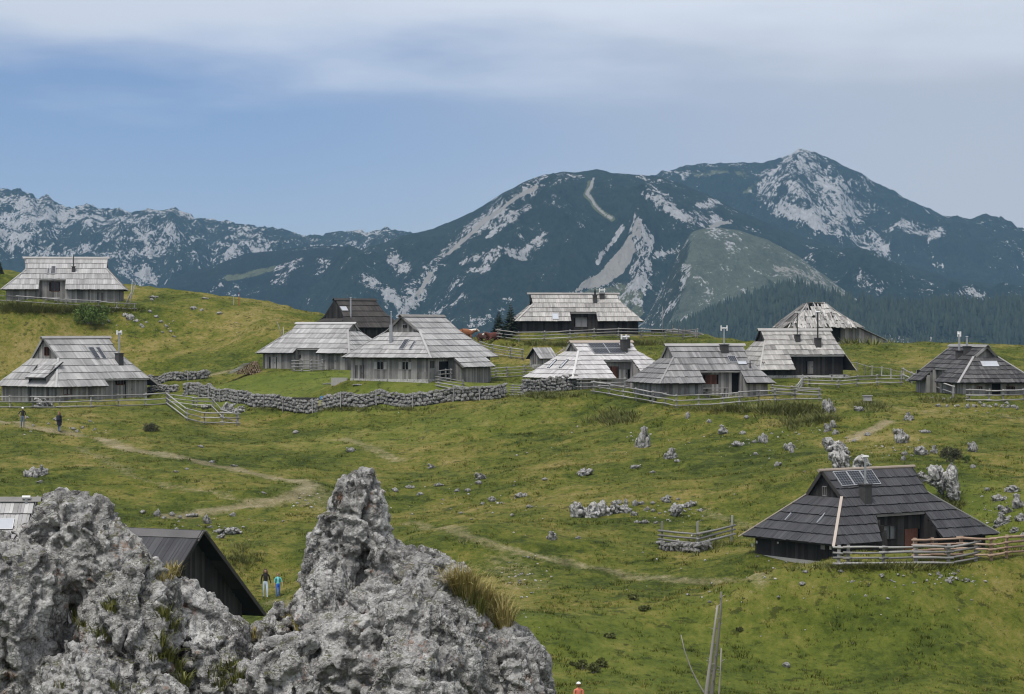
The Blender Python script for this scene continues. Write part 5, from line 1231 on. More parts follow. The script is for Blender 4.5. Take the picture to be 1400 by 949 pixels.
stone_wall('long dry stone wall below the shuttered central hut', [(253,541),(297,548.5),(343,555),(378,557.5),(450,558),(482,557),(544,555),(592,553),(638,548),(690,543)], 1.2, .46, posts=13)
stone_wall('short dry stone wall in front of the whitish hut', [(714,541),(750,537.5),(789,532.5)], 1.4, .42, posts=1)
stone_wall('low dry stone wall on the bank left of the firewood stack', [(205,523.5),(245,521),(284,517)], .85, .4, posts=3)
stone_wall('low stub of stone wall at the corner of the twin-panel hut', [(204,538),(242,535)], .65, .36)
stone_wall('low heap of grey stones under the rails of the three-post enclosure', [(903,750),(930,753),(955,755),(970,751)], .52, .3, jitter=2.5)

# ------------------------------------------------------------------ fences
def fence(label, posts, H=1.0, rails=3, fall=None, mat='rail', pr=.06, rr=.05, over=.25, name='rail_fence', hs=None, top=.95, low=.28, lean=.06, group=None, rmat=None, ptop=None):
    P = [hit(x, y, fall=fall) for x, y in posts]; r = random.Random(int(posts[0][0]*7+posts[0][1])); root = empty(name, P[0], 0, label, 'fence', group)
    for i, p in enumerate(P):
        q = p-P[0]; mb = MB(); h = (ptop[i] if ptop else H*r.uniform(1.0, 1.12)); l = Vector((r.uniform(-lean, lean), r.uniform(-lean, lean), h))
        mb.bar(q-Vector((0, 0, .3)), q+l, pr*2, pr*1.7, up=(r.uniform(-.3, .3), 1, 0), tone=r.random()); mb.build('post', M[mat], root)
    for i in range(len(P)-1):
        d = (P[i+1]-P[i]).normalized(); s = Vector((d.y, -d.x, 0)).normalized(); s = s if s.y < 0 else -s
        for k in range(rails):
            z = lerp(low, top, k/max(1, rails-1))*H if rails > 1 else top*H
            a, b = P[i]-P[0]-d*over+s*(pr+.02), P[i+1]-P[0]+d*over+s*(pr+.02)
            a = a+Vector((0, 0, z+r.uniform(-.03, .03)))+s*(.03*(i % 2)); b = b+Vector((0, 0, z+r.uniform(-.03, .03)))+s*(.03*(i % 2))
            m = (a+b)/2+Vector((0, 0, r.uniform(-.04, .02))); mb = MB(); w = rr*r.uniform(.85, 1.15)
            mb.tube([a, m, b], [w*1.1, w, w*.8], 7, r.random()); mb.build('rail', M[rmat or mat], root, True)
    return root
def make_fences():
    fence('low rail fence along the front of the upper hillside hut', [(-12,412),(25,414.5),(60,417),(90,419),(135,421),(160,424),(184,425)], .82, 2, 276)
    fence('three-rail fence above the path in front of the twin-panel hut', [(-20,558),(14,558),(45,558),(81,558),(125,557),(162,556),(199,555),(228,553)], 1.12, 3, rr=.06, low=.1)
    fence('front rails of the small wooden pen', [(229,554),(256,575),(279,581),(304,581),(325,582)], 1.15, 3, rr=.055, low=.2)
    fence('rear rails of the small wooden pen', [(230,553),(264,557),(269,558),(291,558)], 1.0, 3)
    fence('side rails closing the small wooden pen', [(291,559),(305,574),(324,580)], .95, 2)
    fence('plank gate fence across the recess of the firewood hut', [(402,508),(412.4,508),(425.7,508),(441,507)], 1.15, 4, rr=.045, low=.12)
    fence('sloping rails by the entrance of the central hut', [(599,529),(633,535)], .95, 4, low=.15)
    fence('short rails beside the entrance recess of the central hut', [(601,522),(609,521),(616,520.5),(622,520)], 1.05, 3)
    fence('thin rail fence from the central hut towards the whitish hut', [(671,518),(678,517),(693,516),(717,514.5),(733,513.5)], 1.0, 4, rr=.035, low=.1)
    fence('upper rail fence on the bank above the outhouse', [(657,481),(673.6,486),(697.7,490),(714,492.5)], 1.1, 4, rr=.04, low=.2)
    fence('bank top rails behind the roof of the whitish hut', [(744,511),(757,497),(770,488)], .9, 2, rr=.04)
    fence('narrow plank gate between two dry stone walls', [(700.5,541),(711.5,541),(713.5,541)], .95, 5, rr=.045, low=.1, name='field_gate')
    fence('three-rail fence in front of the ridge hut by the spruces', [(681,464),(709,467),(744,466.5),(779,465),(812,463),(845,462),(877,462),(910,463),(933,464),(953.6,462)], .98, 3, 246, rr=.05)
    fence('rails returning behind the ridge hut fence by the spruces', [(681,463),(695,459)], .95, 3, 252)
    fence('short rails at the end of the stone wall before the whitish hut', [(790,533),(794,533),(820,532),(854,532)], .95, 3)
    fence('long curved rail fence around the timber-table hut', [(812,538),(833,541),(853,545),(870,548),(892,552),(910,555),(925,558),(955,557),(988,555),(1011,553),(1037,551),(1060,550),(1087,549),(1121,549)], 1.02, 3, rr=.05, low=.2)
    fence('end rails of the curved fence beside the footpath', [(1057,539),(1083,541),(1120,544)], .8, 3)
    fence('rail fence with a leaning post beside the whitewashed footing', [(1098,528),(1107,528.5),(1146,530),(1172,528),(1200,527),(1232,527)], .92, 3, rr=.05)
    fence('short rails joining the footing fence and the curved fence', [(1096,529),(1088,540)], .85, 3)
    fence('row of thin posts with a single wire rail on the far meadow', [(1163,507),(1172,508),(1182,511),(1192,513.5),(1205,514.5),(1218,517),(1232,520)], .85, 1, rr=.02, pr=.05)
    fence('curved two-rail fence left of the slate-grey hut', [(1236,519),(1247,524),(1273,534),(1303,545)], 1.0, 2, rr=.06, low=.45)
    fence('rail fence in front of the slate-grey hut', [(1325,549),(1352,549),(1372,549),(1400,548),(1420,548)], .95, 3, rr=.055, low=.15)
    fence('old grey four-rail fence before the charcoal hut', [(1146,774),(1159,773.5),(1207,773),(1253,772),(1296,772.5),(1334,766)], .98, 4, rr=.06, pr=.08, low=.12)
    fence('fence of new pinkish poles right of the charcoal hut', [(1251,767),(1275,766),(1314,765),(1355,766),(1376,763),(1412,760)], 1.15, 4, rr=.06, pr=.08, mat='rail_new', low=.25)
    f = fence('three-post rail enclosure beside the broken outcrop', [(905,747),(954.5,752),(1000,740)], .95, 3, rr=.065, pr=.06, low=.42, top=.98, ptop=[1.45, 1.6, 1.5])
make_fences()

# ------------------------------------------------------------------ small things about the huts
def at_local(root_loc, rz, name, label, cat, group=None): return empty(name, root_loc, rz, label, cat, group)
def table_bench(px, py, rz, L, label, mat='board', name='picnic_table', z=0.):
    p = hit(px, py); R = empty(name, (p.x, p.y, p.z+z), rz, label, 'table')
    mb = MB()
    for k in range(3): mb.box((-L/2, -.3+.21*k, .70), (L/2, -.11+.21*k, .75))
    mb.build('table_top', M[mat], R)
    for s in (-1, 1):
        mb = MB(); mb.box((s*L*.36-.05, -.2, -.1), (s*L*.36+.05, .2, .70)); mb.build('leg', M[mat], R)
        mb = MB(); mb.box((-L/2, s*.62-.12, .40), (L/2, s*.62+.12, .45)); b = mb.build('bench', M[mat], R)
        for t in (-1, 1):
            mb = MB(); mb.box((t*L*.36-.04, s*.62-.08, -.1), (t*L*.36+.04, s*.62+.08, .40)); mb.build('bench_leg', M[mat], b)
    return R
def bench(px, py, rz, L, label, mat='board', fall=None, top='board'):
    p = hit(px, py, fall=fall); R = empty('bench', p, rz, label, 'bench')
    mb = MB(); mb.box((-L/2, -.16, .42), (L/2, .16, .48)); mb.build('seat', M[top], R)
    for s in (-1, 1):
        mb = MB(); mb.box((s*L*.38-.05, -.14, -.15), (s*L*.38+.05, .14, .42)); mb.build('leg', M[mat], R)
def poles(label, name, pts, mat='rail', fall=None, r=.045):
    R = empty(name, hit(*pts[0][0], fall=fall), 0, label, 'poles'); o = R.location.copy()
    for (bx, by), (tx, ty) in pts:
        b = hit(bx, by, fall=fall); t = Vector(ray(tx, ty, b.y+.3)); mb = MB(); mb.tube([b-o-Vector((0, 0, .2)), (b+t)/2-o+Vector((.02, 0, 0)), t-o], [r*1.1, r, r*.7], 7); mb.build('pole', M[mat], R, True)
def props():
    bench(72, 413, 0, 1.6, 'white topped bench before the recess of the upper hillside hut', top='white', fall=277)
    poles('bundle of bleached poles leaning at the corner of the upper hillside hut', 'leaning_poles', [((172,419),(185,384)),((175,419),(186,387)),((169,419),(184,390)),((177,420),(181,383))], fall=277)
    table_bench(979, 543, math.radians(16), 2.2, 'weathered timber table with benches in the recess of the grey hut')
    bench(1146, 519, math.radians(14), 1.6, 'grey plank bench under the dark recess beside the whitewashed footing')
    bench(795, 461, math.radians(4), 1.5, 'dark plank bench under the curtained window of the ridge hut')
    # stone trough and slabs
    p = hit(464, 523.5); R = empty('water_trough', p+Vector((0, 0, .05)), math.radians(2), 'pale concrete water trough at the corner of the central hut', 'trough')
    mb = MB(); mb.box((-.75, -.3, -.3), (.75, -.22, .42)); mb.box((-.75, .22, -.3), (.75, .3, .42)); mb.box((-.75, -.22, -.3), (-.67, .22, .42)); mb.box((.67, -.22, -.3), (.75, .22, .42)); mb.build('basin', M['concrete'], R)
    mb = MB(); mb.box((-.67, -.22, .28), (.67, .22, .33)); mb.build('water', M['glass'], R)
    for i, (x, y, w) in enumerate(((453,525,1.0),(446,525.5,.7),(489,526.5,.9))):
        p = hit(x, y); o = bpy.data.objects.new('stone_slab', ST[i]); link(o); o.location = p+Vector((0, 0, .03)); o.scale = (w, .5, .14)
        tag(o, ('broad pale slab lying in front of the water trough', 'small pale slab lying left of the water trough', 'pale doorstep slab at the end door of the central hut')[i], 'slab')
    # firewood
    p = hit(342, 512); R = empty('firewood_stack', p, 0, 'mound of split firewood stacked against the silver plank hut', 'firewood'); r = random.Random(5)
    for row in range(7):
        n = 12-row
        for k in range(n):
            x = -1.35+.14*row+k*.235+r.uniform(-.03, .03); z = .10+row*.19; q = .095*r.uniform(.85, 1.1)
            if z > .35+.9*sstep(-1.5, .1, x)*(1-sstep(1.2, 1.7, x)*.3): continue
            mb = MB(); mb.tube([(x, -.5+r.uniform(-.06, .06), z), (x+r.uniform(-.03, .03), .55, z)], q, 6, r.random()); mb.build('log', M['log_end'], R)
    for k in range(9):
        mb = MB(); x = -1.9+.19*k; z = .1+.12*k; mb.hexa([(x-.3, -.5, z), (x+.35, -.5, z+.05), (x+.35, .3, z+.05), (x-.3, .3, z)]+[(a, b, c+.07) for a, b, c in ((x-.3, -.5, z), (x+.35, -.5, z+.05), (x+.35, .3, z+.05), (x-.3, .3, z))]); mb.build('cover_board', M['rail'], R)
    # trail sign on the long wall
    p = hit(440, 561.5); R = empty('trail_sign', p, 0, 'small trail sign with a blue disc over a yellow board at the long wall', 'sign')
    mb = MB(); mb.tube([(0, 0, -.2), (0, 0, 1.35)], .04, 8); mb.build('post', M['rail'], R)
    mb = MB(); mb.box((-.24, -.06, .45), (.24, -.042, .95)); mb.build('yellow_board', plain('sign_yellow', (.38, .36, .06), .6, 0, .12, 7), R)
    mb = MB(); mb.tube([(0, -.042, 1.14), (0, -.06, 1.14)], .19, 20); mb.build('blue_disc', plain('sign_blue', (.05, .22, .5), .5, 0, .1, 7), R)
    # poles on the crest
    for (x, y0, y1, m, lab, cat) in ((326.5, 418, 400, 'red', 'slim red marker pole on the crest of the left hill', 'pole'), (319.5, 417, 405, 'rail', 'short grey stake beside the red marker pole', 'stake')):
        p = hit(x, y0, fall=284); h = (y0-y1)/F*p.y; R = empty('marker_pole' if m == 'red' else 'stake', p, 0, lab, cat); mb = MB(); mb.tube([(0, 0, -.3), (.02, 0, h*.6), (0, 0, h)], [.05, .045, .035], 7); mb.build('shaft', M[m], R)
        if m == 'red':
            mb = MB(); mb.tube([(0, 0, h*.72), (0, 0, h*.86)], .052, 8); mb.build('band', M['white'], R)
    poles('pair of weathered sticks crossed on the bank behind the firewood hut', 'crossed_sticks', [((387,465),(379,440)),((388,464),(387,447)),((384,463),(397,457))], fall=266)
    # box on legs by the path
    p = hit(1186, 554); R = empty('feeding_box', p, .1, 'small weathered wooden box on stubby legs above the worn path', 'box')
    mb = MB(); mb.box((-.30, -.22, .35), (.30, .22, .72)); mb.build('box', M['rail'], R); mb = MB(); mb.box((-.36, -.28, .72), (.36, .28, .78)); mb.build('lid', M['rail'], R)
    for sx in (-1, 1):
        mb = MB(); mb.box((sx*.25-.05, -.15, -.2), (sx*.25+.05, .15, .35)); mb.build('leg', M['board'], R)
    # tyre at the grey hut
    p = hit(893, 551); R = empty('tyre', p+Vector((0, .35, .0)), math.radians(16), 'round black tyre leaning on the plank wall of the grey hut', 'tyre')
    mb = MB(); n = 20; rp = [(0, math.cos(2*math.pi*k/n)*.0, 0) for k in range(n)]
    mb.tube([(math.cos(2*math.pi*k/n)*.24, 0, .33+math.sin(2*math.pi*k/n)*.24) for k in range(n+1)], .09, 8, cap=False); mb.build('tread', M['black'], R, True)
    # leftovers behind the ridge fence
    p = hit(899, 457, fall=262); R = empty('log_trough', p, .1, 'dark hewn log trough behind the end of the ridge fence', 'trough')
    mb = MB(); mb.box((-.7, -.25, .25), (.7, .25, .5)); mb.build('trough_body', M['board_dark'], R); mb = MB(); mb.box((-.8, -.32, .5), (.75, .32, .56)); mb.build('trough_lid', M['board'], R)
    for sx in (-1, 1):
        mb = MB(); mb.box((sx*.5-.08, -.2, -.2), (sx*.5+.08, .2, .25)); mb.build('leg', M['board'], R)
    poles('tall thin bare pole behind the end of the ridge fence', 'thin_pole', [((906,458),(905.5,419))], fall=263, r=.03)
    p = hit(932, 459, fall=262); R = empty('rail_heap', p, 0, 'sloping heap of old rails behind the end of the ridge fence', 'heap'); r = random.Random(3)
    for k in range(14):
        mb = MB(); x = -1.3+k*.2; h = 1.0-abs(k-4)*.07; mb.tube([(x-.5, r.uniform(-.4, .4), h*.5+r.uniform(0, .3)), (x+1.1, r.uniform(-.4, .4), max(.1, h*.45-.25+r.uniform(0, .3)))], .06, 6); mb.build('rail', M['rail'], R)
    for k in range(5):
        mb = MB(); x = -1.+k*.62; mb.box((x-.06, -.5, -.2), (x+.06, -.38, 1.15-.14*k)); mb.build('post', M['board'], R)
    # bare dead trunks below the crag
    d = 62.; r = random.Random(9)
    def trunk(root, o, pts, rad, name, br=0):
        P = []
        for x, y in pts: P.append(Vector(ray(x, y, d))-o)
        g = gz(*(P[-1]+o)[:2])
        P.append(Vector((P[-1].x-.05, P[-1].y, g-o.z-.2))); n = len(P); mb = MB(); R_ = [lerp(rad[0], rad[1], k/(n-1)) for k in range(n)]
        mb.tube(P, R_, 8); t = mb.build(name, M['bark'], root, True)
        for k in range(br):
            s = r.random(); i = min(int(s*(n-2)), n-2); q = P[i].lerp(P[i+1], r.random()); a = r.uniform(0, 6.3); e = Vector((math.cos(a)*.14, math.sin(a)*.14, .05)); mb = MB(); mb.tube([q, q+e], [.015, .006], 5); mb.build('snag', M['bark'], t)
    b = Vector(ray(972, 949, d)); o = Vector((b.x, b.y, gz(b.x, b.y))); root = empty('dead_tree', o, 0, 'bare grey dead tree of split trunks rising from the hollow', 'dead tree')
    trunk(root, o, [(986,809),(985,840),(981,880),(976,920),(973,949)], (.02, .07), 'trunk', 10); trunk(root, o, [(981,828),(977,860),(972,900),(966,945)], (.025, .065), 'trunk', 8)
    trunk(root, o, [(986,886),(985,915),(983,949)], (.015, .03), 'thin_stem', 4); trunk(root, o, [(931,868),(936,890),(945,915),(955,935),(964,949)], (.012, .028), 'bent_branch', 3)
props()

# ------------------------------------------------------------------ foliage
def leaf_mat(name, a, b):
    m, nt, bs = new_mat(name); q = NB(nt); t = q.math('ADD', q.math('MULTIPLY', q.attr('tone'), .7), q.math('MULTIPLY', q.noise(q.co(), 3, 3), .3))
    q.l(q.ramp(t, [(.1, a), (.9, b)]), bs.inputs['Base Color']); bs.inputs['Roughness'].default_value = .7; bs.inputs['Specular IOR Level'].default_value = .25
    return m
M['leaf'] = leaf_mat('bush_leaf', (.04, .068, .015), (.12, .18, .042)); M['leaf_dark'] = leaf_mat('dark_bush_leaf', (.035, .04, .02), (.10, .10, .055)); M['needle'] = leaf_mat('spruce_needle', (.008, .015, .009), (.028, .040, .022)); M['rush'] = leaf_mat('rush_blade', (.055, .068, .018), (.14, .15, .045))
def leaves(P, size, r, nrm=None):
    n = len(P); a = r.normal(size=(n, 3)); a /= np.linalg.norm(a, axis=1)[:, None]; b = np.cross(a, r.normal(size=(n, 3))); b /= np.linalg.norm(b, axis=1)[:, None]
    s = size*r.uniform(.6, 1.3, (n, 1)); V = np.stack([P-a*s, P+b*s*.55, P+a*s, P-b*s*.55], 1).reshape(-1, 3); Fc = np.arange(4*n).reshape(n, 4); return V, Fc
def bush(px, py, w, h, label, mat='leaf', n=2600, size=.07, name='bush', fall=None, depth=.7):
    p = hit(px, py, fall=fall); r = np.random.default_rng(int(px)); k = p.y/F; W_, H_ = w*k/2, h*k
    R = empty(name, p, 0, label, 'bush'); C = []
    for i in range(11):
        a = r.uniform(0, 6.28); q = r.random()**.6; C.append((np.cos(a)*q*W_*.75, np.sin(a)*q*W_*.75*depth, H_*r.uniform(.25, .78)*(1-.35*q), W_*r.uniform(.24, .42)))
    i = r.integers(0, len(C), n); c = np.array(C)[i]; d = r.normal(size=(n, 3)); d /= np.linalg.norm(d, axis=1)[:, None]; d *= (r.random((n, 1))**.33)*c[:, 3:4]*np.array([1, depth, min(1., H_/W_*.9)]); P = c[:, :3]+d; P[:, 2] = np.maximum(P[:, 2], .03)
    V, Fc = leaves(P, size, r); mb = np_mesh('foliage', V, Fc, [M[mat]], False, {'tone': np.repeat(np.clip(r.random(n)*.6+.5*r.random(len(C))[i], 0, 1), 4)})
    o = link(bpy.data.objects.new('foliage', mb), R); o['kind'] = 'stuff'
    m = MB()
    for c in C[:7]: m.tube([(c[0]*.15, c[1]*.15, -.1), (c[0]*.6, c[1]*.6, c[2]*.5), (c[0], c[1], c[2])], [.03, .02, .008], 5)
    m.build('stem', M['bark'], R)['kind'] = 'stuff'
def spruce(px, py, ytop, label, fall):
    p = hit(px, py, fall=fall); H_ = (py-ytop)/F*p.y; r = np.random.default_rng(int(px)); R = empty('spruce_tree', p, 0, label, 'tree')
    m = MB(); m.tube([(0, 0, -.2), (0, 0, H_*.97)], [.09, .015], 7); m.build('trunk', M['bark'], R)
    V, T, Fc, n = [], [], [], 0
    for z in np.linspace(.06, .97, 20):
        rad = H_*.33*(1-z)**.85+.05; kk = 9
        for b in range(kk):
            a = r.uniform(0, 6.28); L_ = rad*r.uniform(.75, 1.15); dz = -.30*L_; c, s = np.cos(a), np.sin(a); tn = r.random()
            for j in range(6):
                q = (j+.6)/6*L_; w = (.11+.16*(1-j/6))*rad+.03; o = np.array([c*q, s*q, z*H_+dz*(q/L_)**1.3]); e = np.array([c, s, -.4])*L_*.22; sd = np.array([-s, c, r.uniform(-.3, .3)])*w
                V += [o-sd*.8, o+e*.3, o+sd*.8, o-e*.7+np.array([0, 0, .02])]; V += [o+np.array([0, 0, -w*.7])-e*.4, o+e, o+np.array([0, 0, w*.2]), o-e]; T += [tn]*8; Fc += [(n, n+1, n+2, n+3), (n+4, n+5, n+6, n+7)]; n += 8
    o = link(bpy.data.objects.new('crown', np_mesh('crown', V, np.array(Fc), [M['needle']], False, {'tone': T})), R); o['kind'] = 'stuff'
spruce(682, 461, 424, 'shorter dark spruce left of the ridge hut', 272); spruce(698, 459, 414, 'taller dark spruce close to the gable of the ridge hut', 275)
spruce(0, 374, 358, 'tip of a small spruce on the crest behind the upper hillside hut', 300)
bush(122, 442, 58, 33, 'round leafy bush below the fence of the upper hillside hut', n=3800, size=.11, fall=272)
bush(1128, 662, 34, 32, 'bright leafy shrub behind the gable of the charcoal hut', n=2200, size=.05); bush(1150, 655, 20, 18, 'low green shrub under the outcrop behind the solar panels', n=1000, size=.05)
bush(1299, 632, 36, 33, 'dark twiggy bush on top of the big rock face', 'leaf_dark', 2400, .05); bush(1322, 633, 14, 14, 'small green shrub beside the dark twiggy bush', n=600, size=.04)
bush(1291, 695, 18, 12, 'little green shrub at the foot of the big rock face', n=600, size=.04)
bush(207, 589, 30, 13, 'dark green juniper mat on the slope below the pen', 'leaf_dark', 1600, .05)
bush(968, 736, 20, 18, 'green shrub growing inside the three-post enclosure', n=900, size=.05)
for i, (x, y, w, h) in enumerate(((798,915,26,15),(812,920,22,17),(822,912,20,14),(783,910,9,7),(868,820,24,9),(882,835,20,9),(835,872,20,8),(1010,863,12,7))):
    bush(x, y, w, h, 'low dark clump of rushes in the green hollow below the path', 'rush', 700, .05, 'rush_clump')
for o in [o for o in COL.objects if o.name.startswith('rush_clump')]: o['group'] = 'rush clumps in the hollow'
# ------------------------------------------------------------------ grass blades
def grass_blade_mat():
    m, nt, b = new_mat('grass_blade'); q = NB(nt); v = q.co(); big = q.noise(v, .085, 4, .6); mid = q.noise(v, .45, 5, .62)
    t = q.math('ADD', q.math('MULTIPLY', big, .38), q.math('ADD', q.math('MULTIPLY', mid, .34), q.math('MULTIPLY', q.attr('tone'), .50)))
    c = q.ramp(t, [(.45, tuple(x*1.2 for x in GR[0])), (.55, tuple(x*1.25 for x in GR[1])), (.64, tuple(x*1.25 for x in GR[2])), (.72, tuple(x*1.2 for x in GR[3])), (.84, tuple(x*1.15 for x in GR[4]))])
    q.l(c, b.inputs['Base Color']); b.inputs['Roughness'].default_value = .8; b.inputs['Specular IOR Level'].default_value = .1
    return m
M['blade'] = grass_blade_mat(); M['blade_gold'] = leaf_mat('golden_blade', (.20, .175, .055), (.46, .38, .16)); M['blade_green'] = leaf_mat('green_blade', (.075, .092, .022), (.20, .195, .06))
def blades(P, h, w, tone, r, nb, spread):
    n = len(P)*nb; B = np.repeat(P, nb, 0); hh = np.repeat(h, nb)*r.uniform(.55, 1.15, n); a = r.uniform(0, 6.28, n); q = r.random(n)**.6*np.repeat(spread, nb)
    o = np.stack([np.cos(a)*q, np.sin(a)*q, np.zeros(n)], 1); b = r.uniform(0, 6.28, n); s = np.stack([np.cos(b), np.sin(b), np.zeros(n)], 1)*(w*np.repeat(h, nb)/.2)[:, None]*r.uniform(.7, 1.3, (n, 1))
    tip = B+o*1.6+np.stack([np.cos(a)*hh*.35, np.sin(a)*hh*.35, hh], 1); V = np.stack([B+o-s, B+o+s, tip], 1).reshape(-1, 3); V[0::3, 2] -= .03; V[1::3, 2] -= .03
    return V, np.arange(3*n).reshape(n, 3), np.repeat(np.clip(np.repeat(tone, nb)+r.uniform(-.15, .15, n), 0, 1), 3)
def make_grass():
    r = np.random.default_rng(21); N = 175000
    d = 103+(292-103)*r.random(N)**1.15; x = (r.random(N)-.5)*2*.245*d*1.02
    keep = np.ones(N, bool)
    for h in HUT.values():
        a = math.radians(h['yaw']); lx = (x-h['X'])*math.cos(a)+(d-h['Y'])*math.sin(a); ly = -(x-h['X'])*math.sin(a)+(d-h['Y'])*math.cos(a); keep &= ~((np.abs(lx) < h['L']/2-.3) & (np.abs(ly) < h['W']/2-.3))
    for pts, w, s in PATHS:
        if s > .5: keep &= dist_poly(x, d, polyhit(pts)) > w*.8
    clump = fbm(p3(x/1.6, d/1.6, 4.4), 3); big = noise(p3(x/9, d/9, 7.7)); keep &= r.random(N) < np.clip(.42+.9*clump+.3*big, .06, 1)
    for px, py, rx, ry, s in LUSH[:5]:
        q = hit(px, py); keep &= ~((np.hypot((x-q.x)/rx, (d-q.y)/ry) < .9) & (r.random(N) < .7))
    x, d = x[keep], d[keep]; clump = clump[keep]; P = np.stack([x, d, ground(x, d)], 1)
    h = np.clip(.085+.16*np.clip(clump, 0, 1)+.05*r.random(len(x)), .06, .32)
    V, Fc, T = blades(P, h, .026, np.clip(.5+.4*r.normal(size=len(x))*.5-.15*clump, 0, 1), r, 6, h*.7)
    tag(link(bpy.data.objects.new('meadow_grass', np_mesh('meadow_grass', V, Fc, [M['blade']], False, {'tone': T}))), 'short tussocky grass covering the alpine meadow', 'grass', kind='stuff')
    # rank grass along fences, banks and wall feet
    spots = [(1080,562,45,8,900,.55),(1120,572,20,6,300,.45),(840,573,28,9,600,.4),(60,424,60,4,900,.5),(130,424,50,4,500,.5),(20,419,30,4,300,.5),(1140,468,45,3,500,.8),(760,471,60,3,500,.4),(850,470,40,3,400,.4),(750,541,40,3,350,.4),(440,560,180,3,900,.3),(1190,556,22,6,260,.4),(1000,560,60,5,500,.35),(1290,548,30,4,250,.35),(900,470,40,3,250,.35),(1300,700,14,20,300,.35),(960,745,30,10,300,.35),(740,542,30,3,260,.45),(1200,776,120,5,500,.3),(330,765,30,20,300,.3),(1085,580,30,8,250,.35)]
    A, B, C, n = [], [], [], 0
    for px, py, sx, sy, k, hh in spots:
        q = np.array([tuple(hit(px+r.normal()*sx*.5, min(py+r.normal()*sy*.5, 945), fall=268)) for _ in range(k//3)])
        V, Fc, T = blades(q, np.full(len(q), hh)*r.uniform(.6, 1.1, len(q)), .02, r.random(len(q))*.9, r, 14, np.full(len(q), hh*1.0)); A.append(V); B.append(Fc+n); C.append(T); n += len(V)
    tag(link(bpy.data.objects.new('rank_grass', np_mesh('rank_grass', np.concatenate(A), np.concatenate(B), [M['blade_green']], False, {'tone': np.concatenate(C)}))), 'taller rank grass along the fences and wall feet', 'grass', kind='stuff')
make_grass()
def ledge_tufts():
    from mathutils.bvhtree import BVHTree
    r = np.random.default_rng(8); trees = []
    for o in (_rk1, _rk2):
        v = get_co(o.data)+np.array(o.location); trees.append(BVHTree.FromPolygons([tuple(p) for p in v], [tuple(p.vertices) for p in o.data.polygons]))
    def cast(px, py):
        best = None
        for t in trees:
            h = t.ray_cast(Vector((0, 0, 0)), Vector(ray(px, py, 1.)).normalized())
            if h[0] is not None and (best is None or h[3] < best[3]): best = h
        return best
    def tuft(name, label, spots, hh, nb, mat, wid=.006, group=None):
        A, B, C, n = [], [], [], 0; P0 = None
        for px, py in spots:
            c = cast(px, py); p = np.array(c[0]) if c else ray(px, py, 20.1)
            P0 = p if P0 is None else P0; p = p-P0+np.array([0, .03, -.03])
            L = r.uniform(.5, 1.15, nb)*hh; a = r.uniform(0, 6.28, nb); ln = r.random(nb)*1.15; V = []
            for k in range(nb):
                d = np.array([np.cos(a[k]), np.sin(a[k])*.6, 0]); s = np.array([-np.sin(a[k]), np.cos(a[k]), 0])*wid*r.uniform(.6, 1.2); b0 = p+d*.06*r.random(); m = b0+d*L[k]*ln[k]*.35+np.array([0, 0, L[k]*.6]); e = b0+d*L[k]*ln[k]+np.array([0, 0, L[k]*(1-.35*ln[k]**2)])
                V += [b0-s, b0+s, m+s*.8, m-s*.8, e]
                B += [(n, n+1, n+2), (n, n+2, n+3), (n+3, n+2, n+4)]; n += 5; C += [r.random()]*5
            A += V
        o = link(bpy.data.objects.new(name, np_mesh(name, A, np.array(B), [M[mat]], False, {'tone': C}))); o.location = P0; tag(o, label, 'grass tuft', group, 'stuff')
    tuft('grass_tuft', 'tall golden grass tuft growing on the shoulder of the spire crag', [(x, y) for x, y in zip(np.linspace(622, 692, 20), np.linspace(806, 858, 20))], .30, 90, 'blade_gold', .004)
    tuft('grass_tuft', 'thin green tuft among the golden grass on the spire crag', [(630,818),(640,828),(655,838),(672,850),(684,858)], .22, 90, 'blade_green', .004)
    for i, (lab, sp, hh, mt) in enumerate([
        ('olive grass filling the gully between the lumps of the broad outcrop', [(218,880),(228,900),(240,915),(250,935),(232,860),(222,845)], .16, 'blade_green'),
        ('straw grass on the upper ledge of the broad outcrop', [(228,788),(236,784),(222,795)], .14, 'blade_gold'),
        ('grass cushion on the middle ledge of the broad outcrop', [(105,845),(115,858),(128,868),(140,872),(150,835),(158,822)], .13, 'blade_green'),
        ('green grass cushion low in the gap between the two crags', [(285,925),(300,920),(315,915),(325,930),(300,940)], .15, 'blade_green'),
        ('straw tuft at the notch between the two crags', [(345,872),(352,868),(400,850),(408,858)], .12, 'blade_gold'),
        ('mossy grass beside the low front boulder of the broad outcrop', [(200,890),(208,902),(216,896)], .10, 'blade_green'),
        ('small green tuft at the foot of the broad outcrop', [(80,940),(152,940)], .10, 'blade_green')]):
        tuft('grass_tuft', lab, sp, hh, 60, mt)
ledge_tufts()

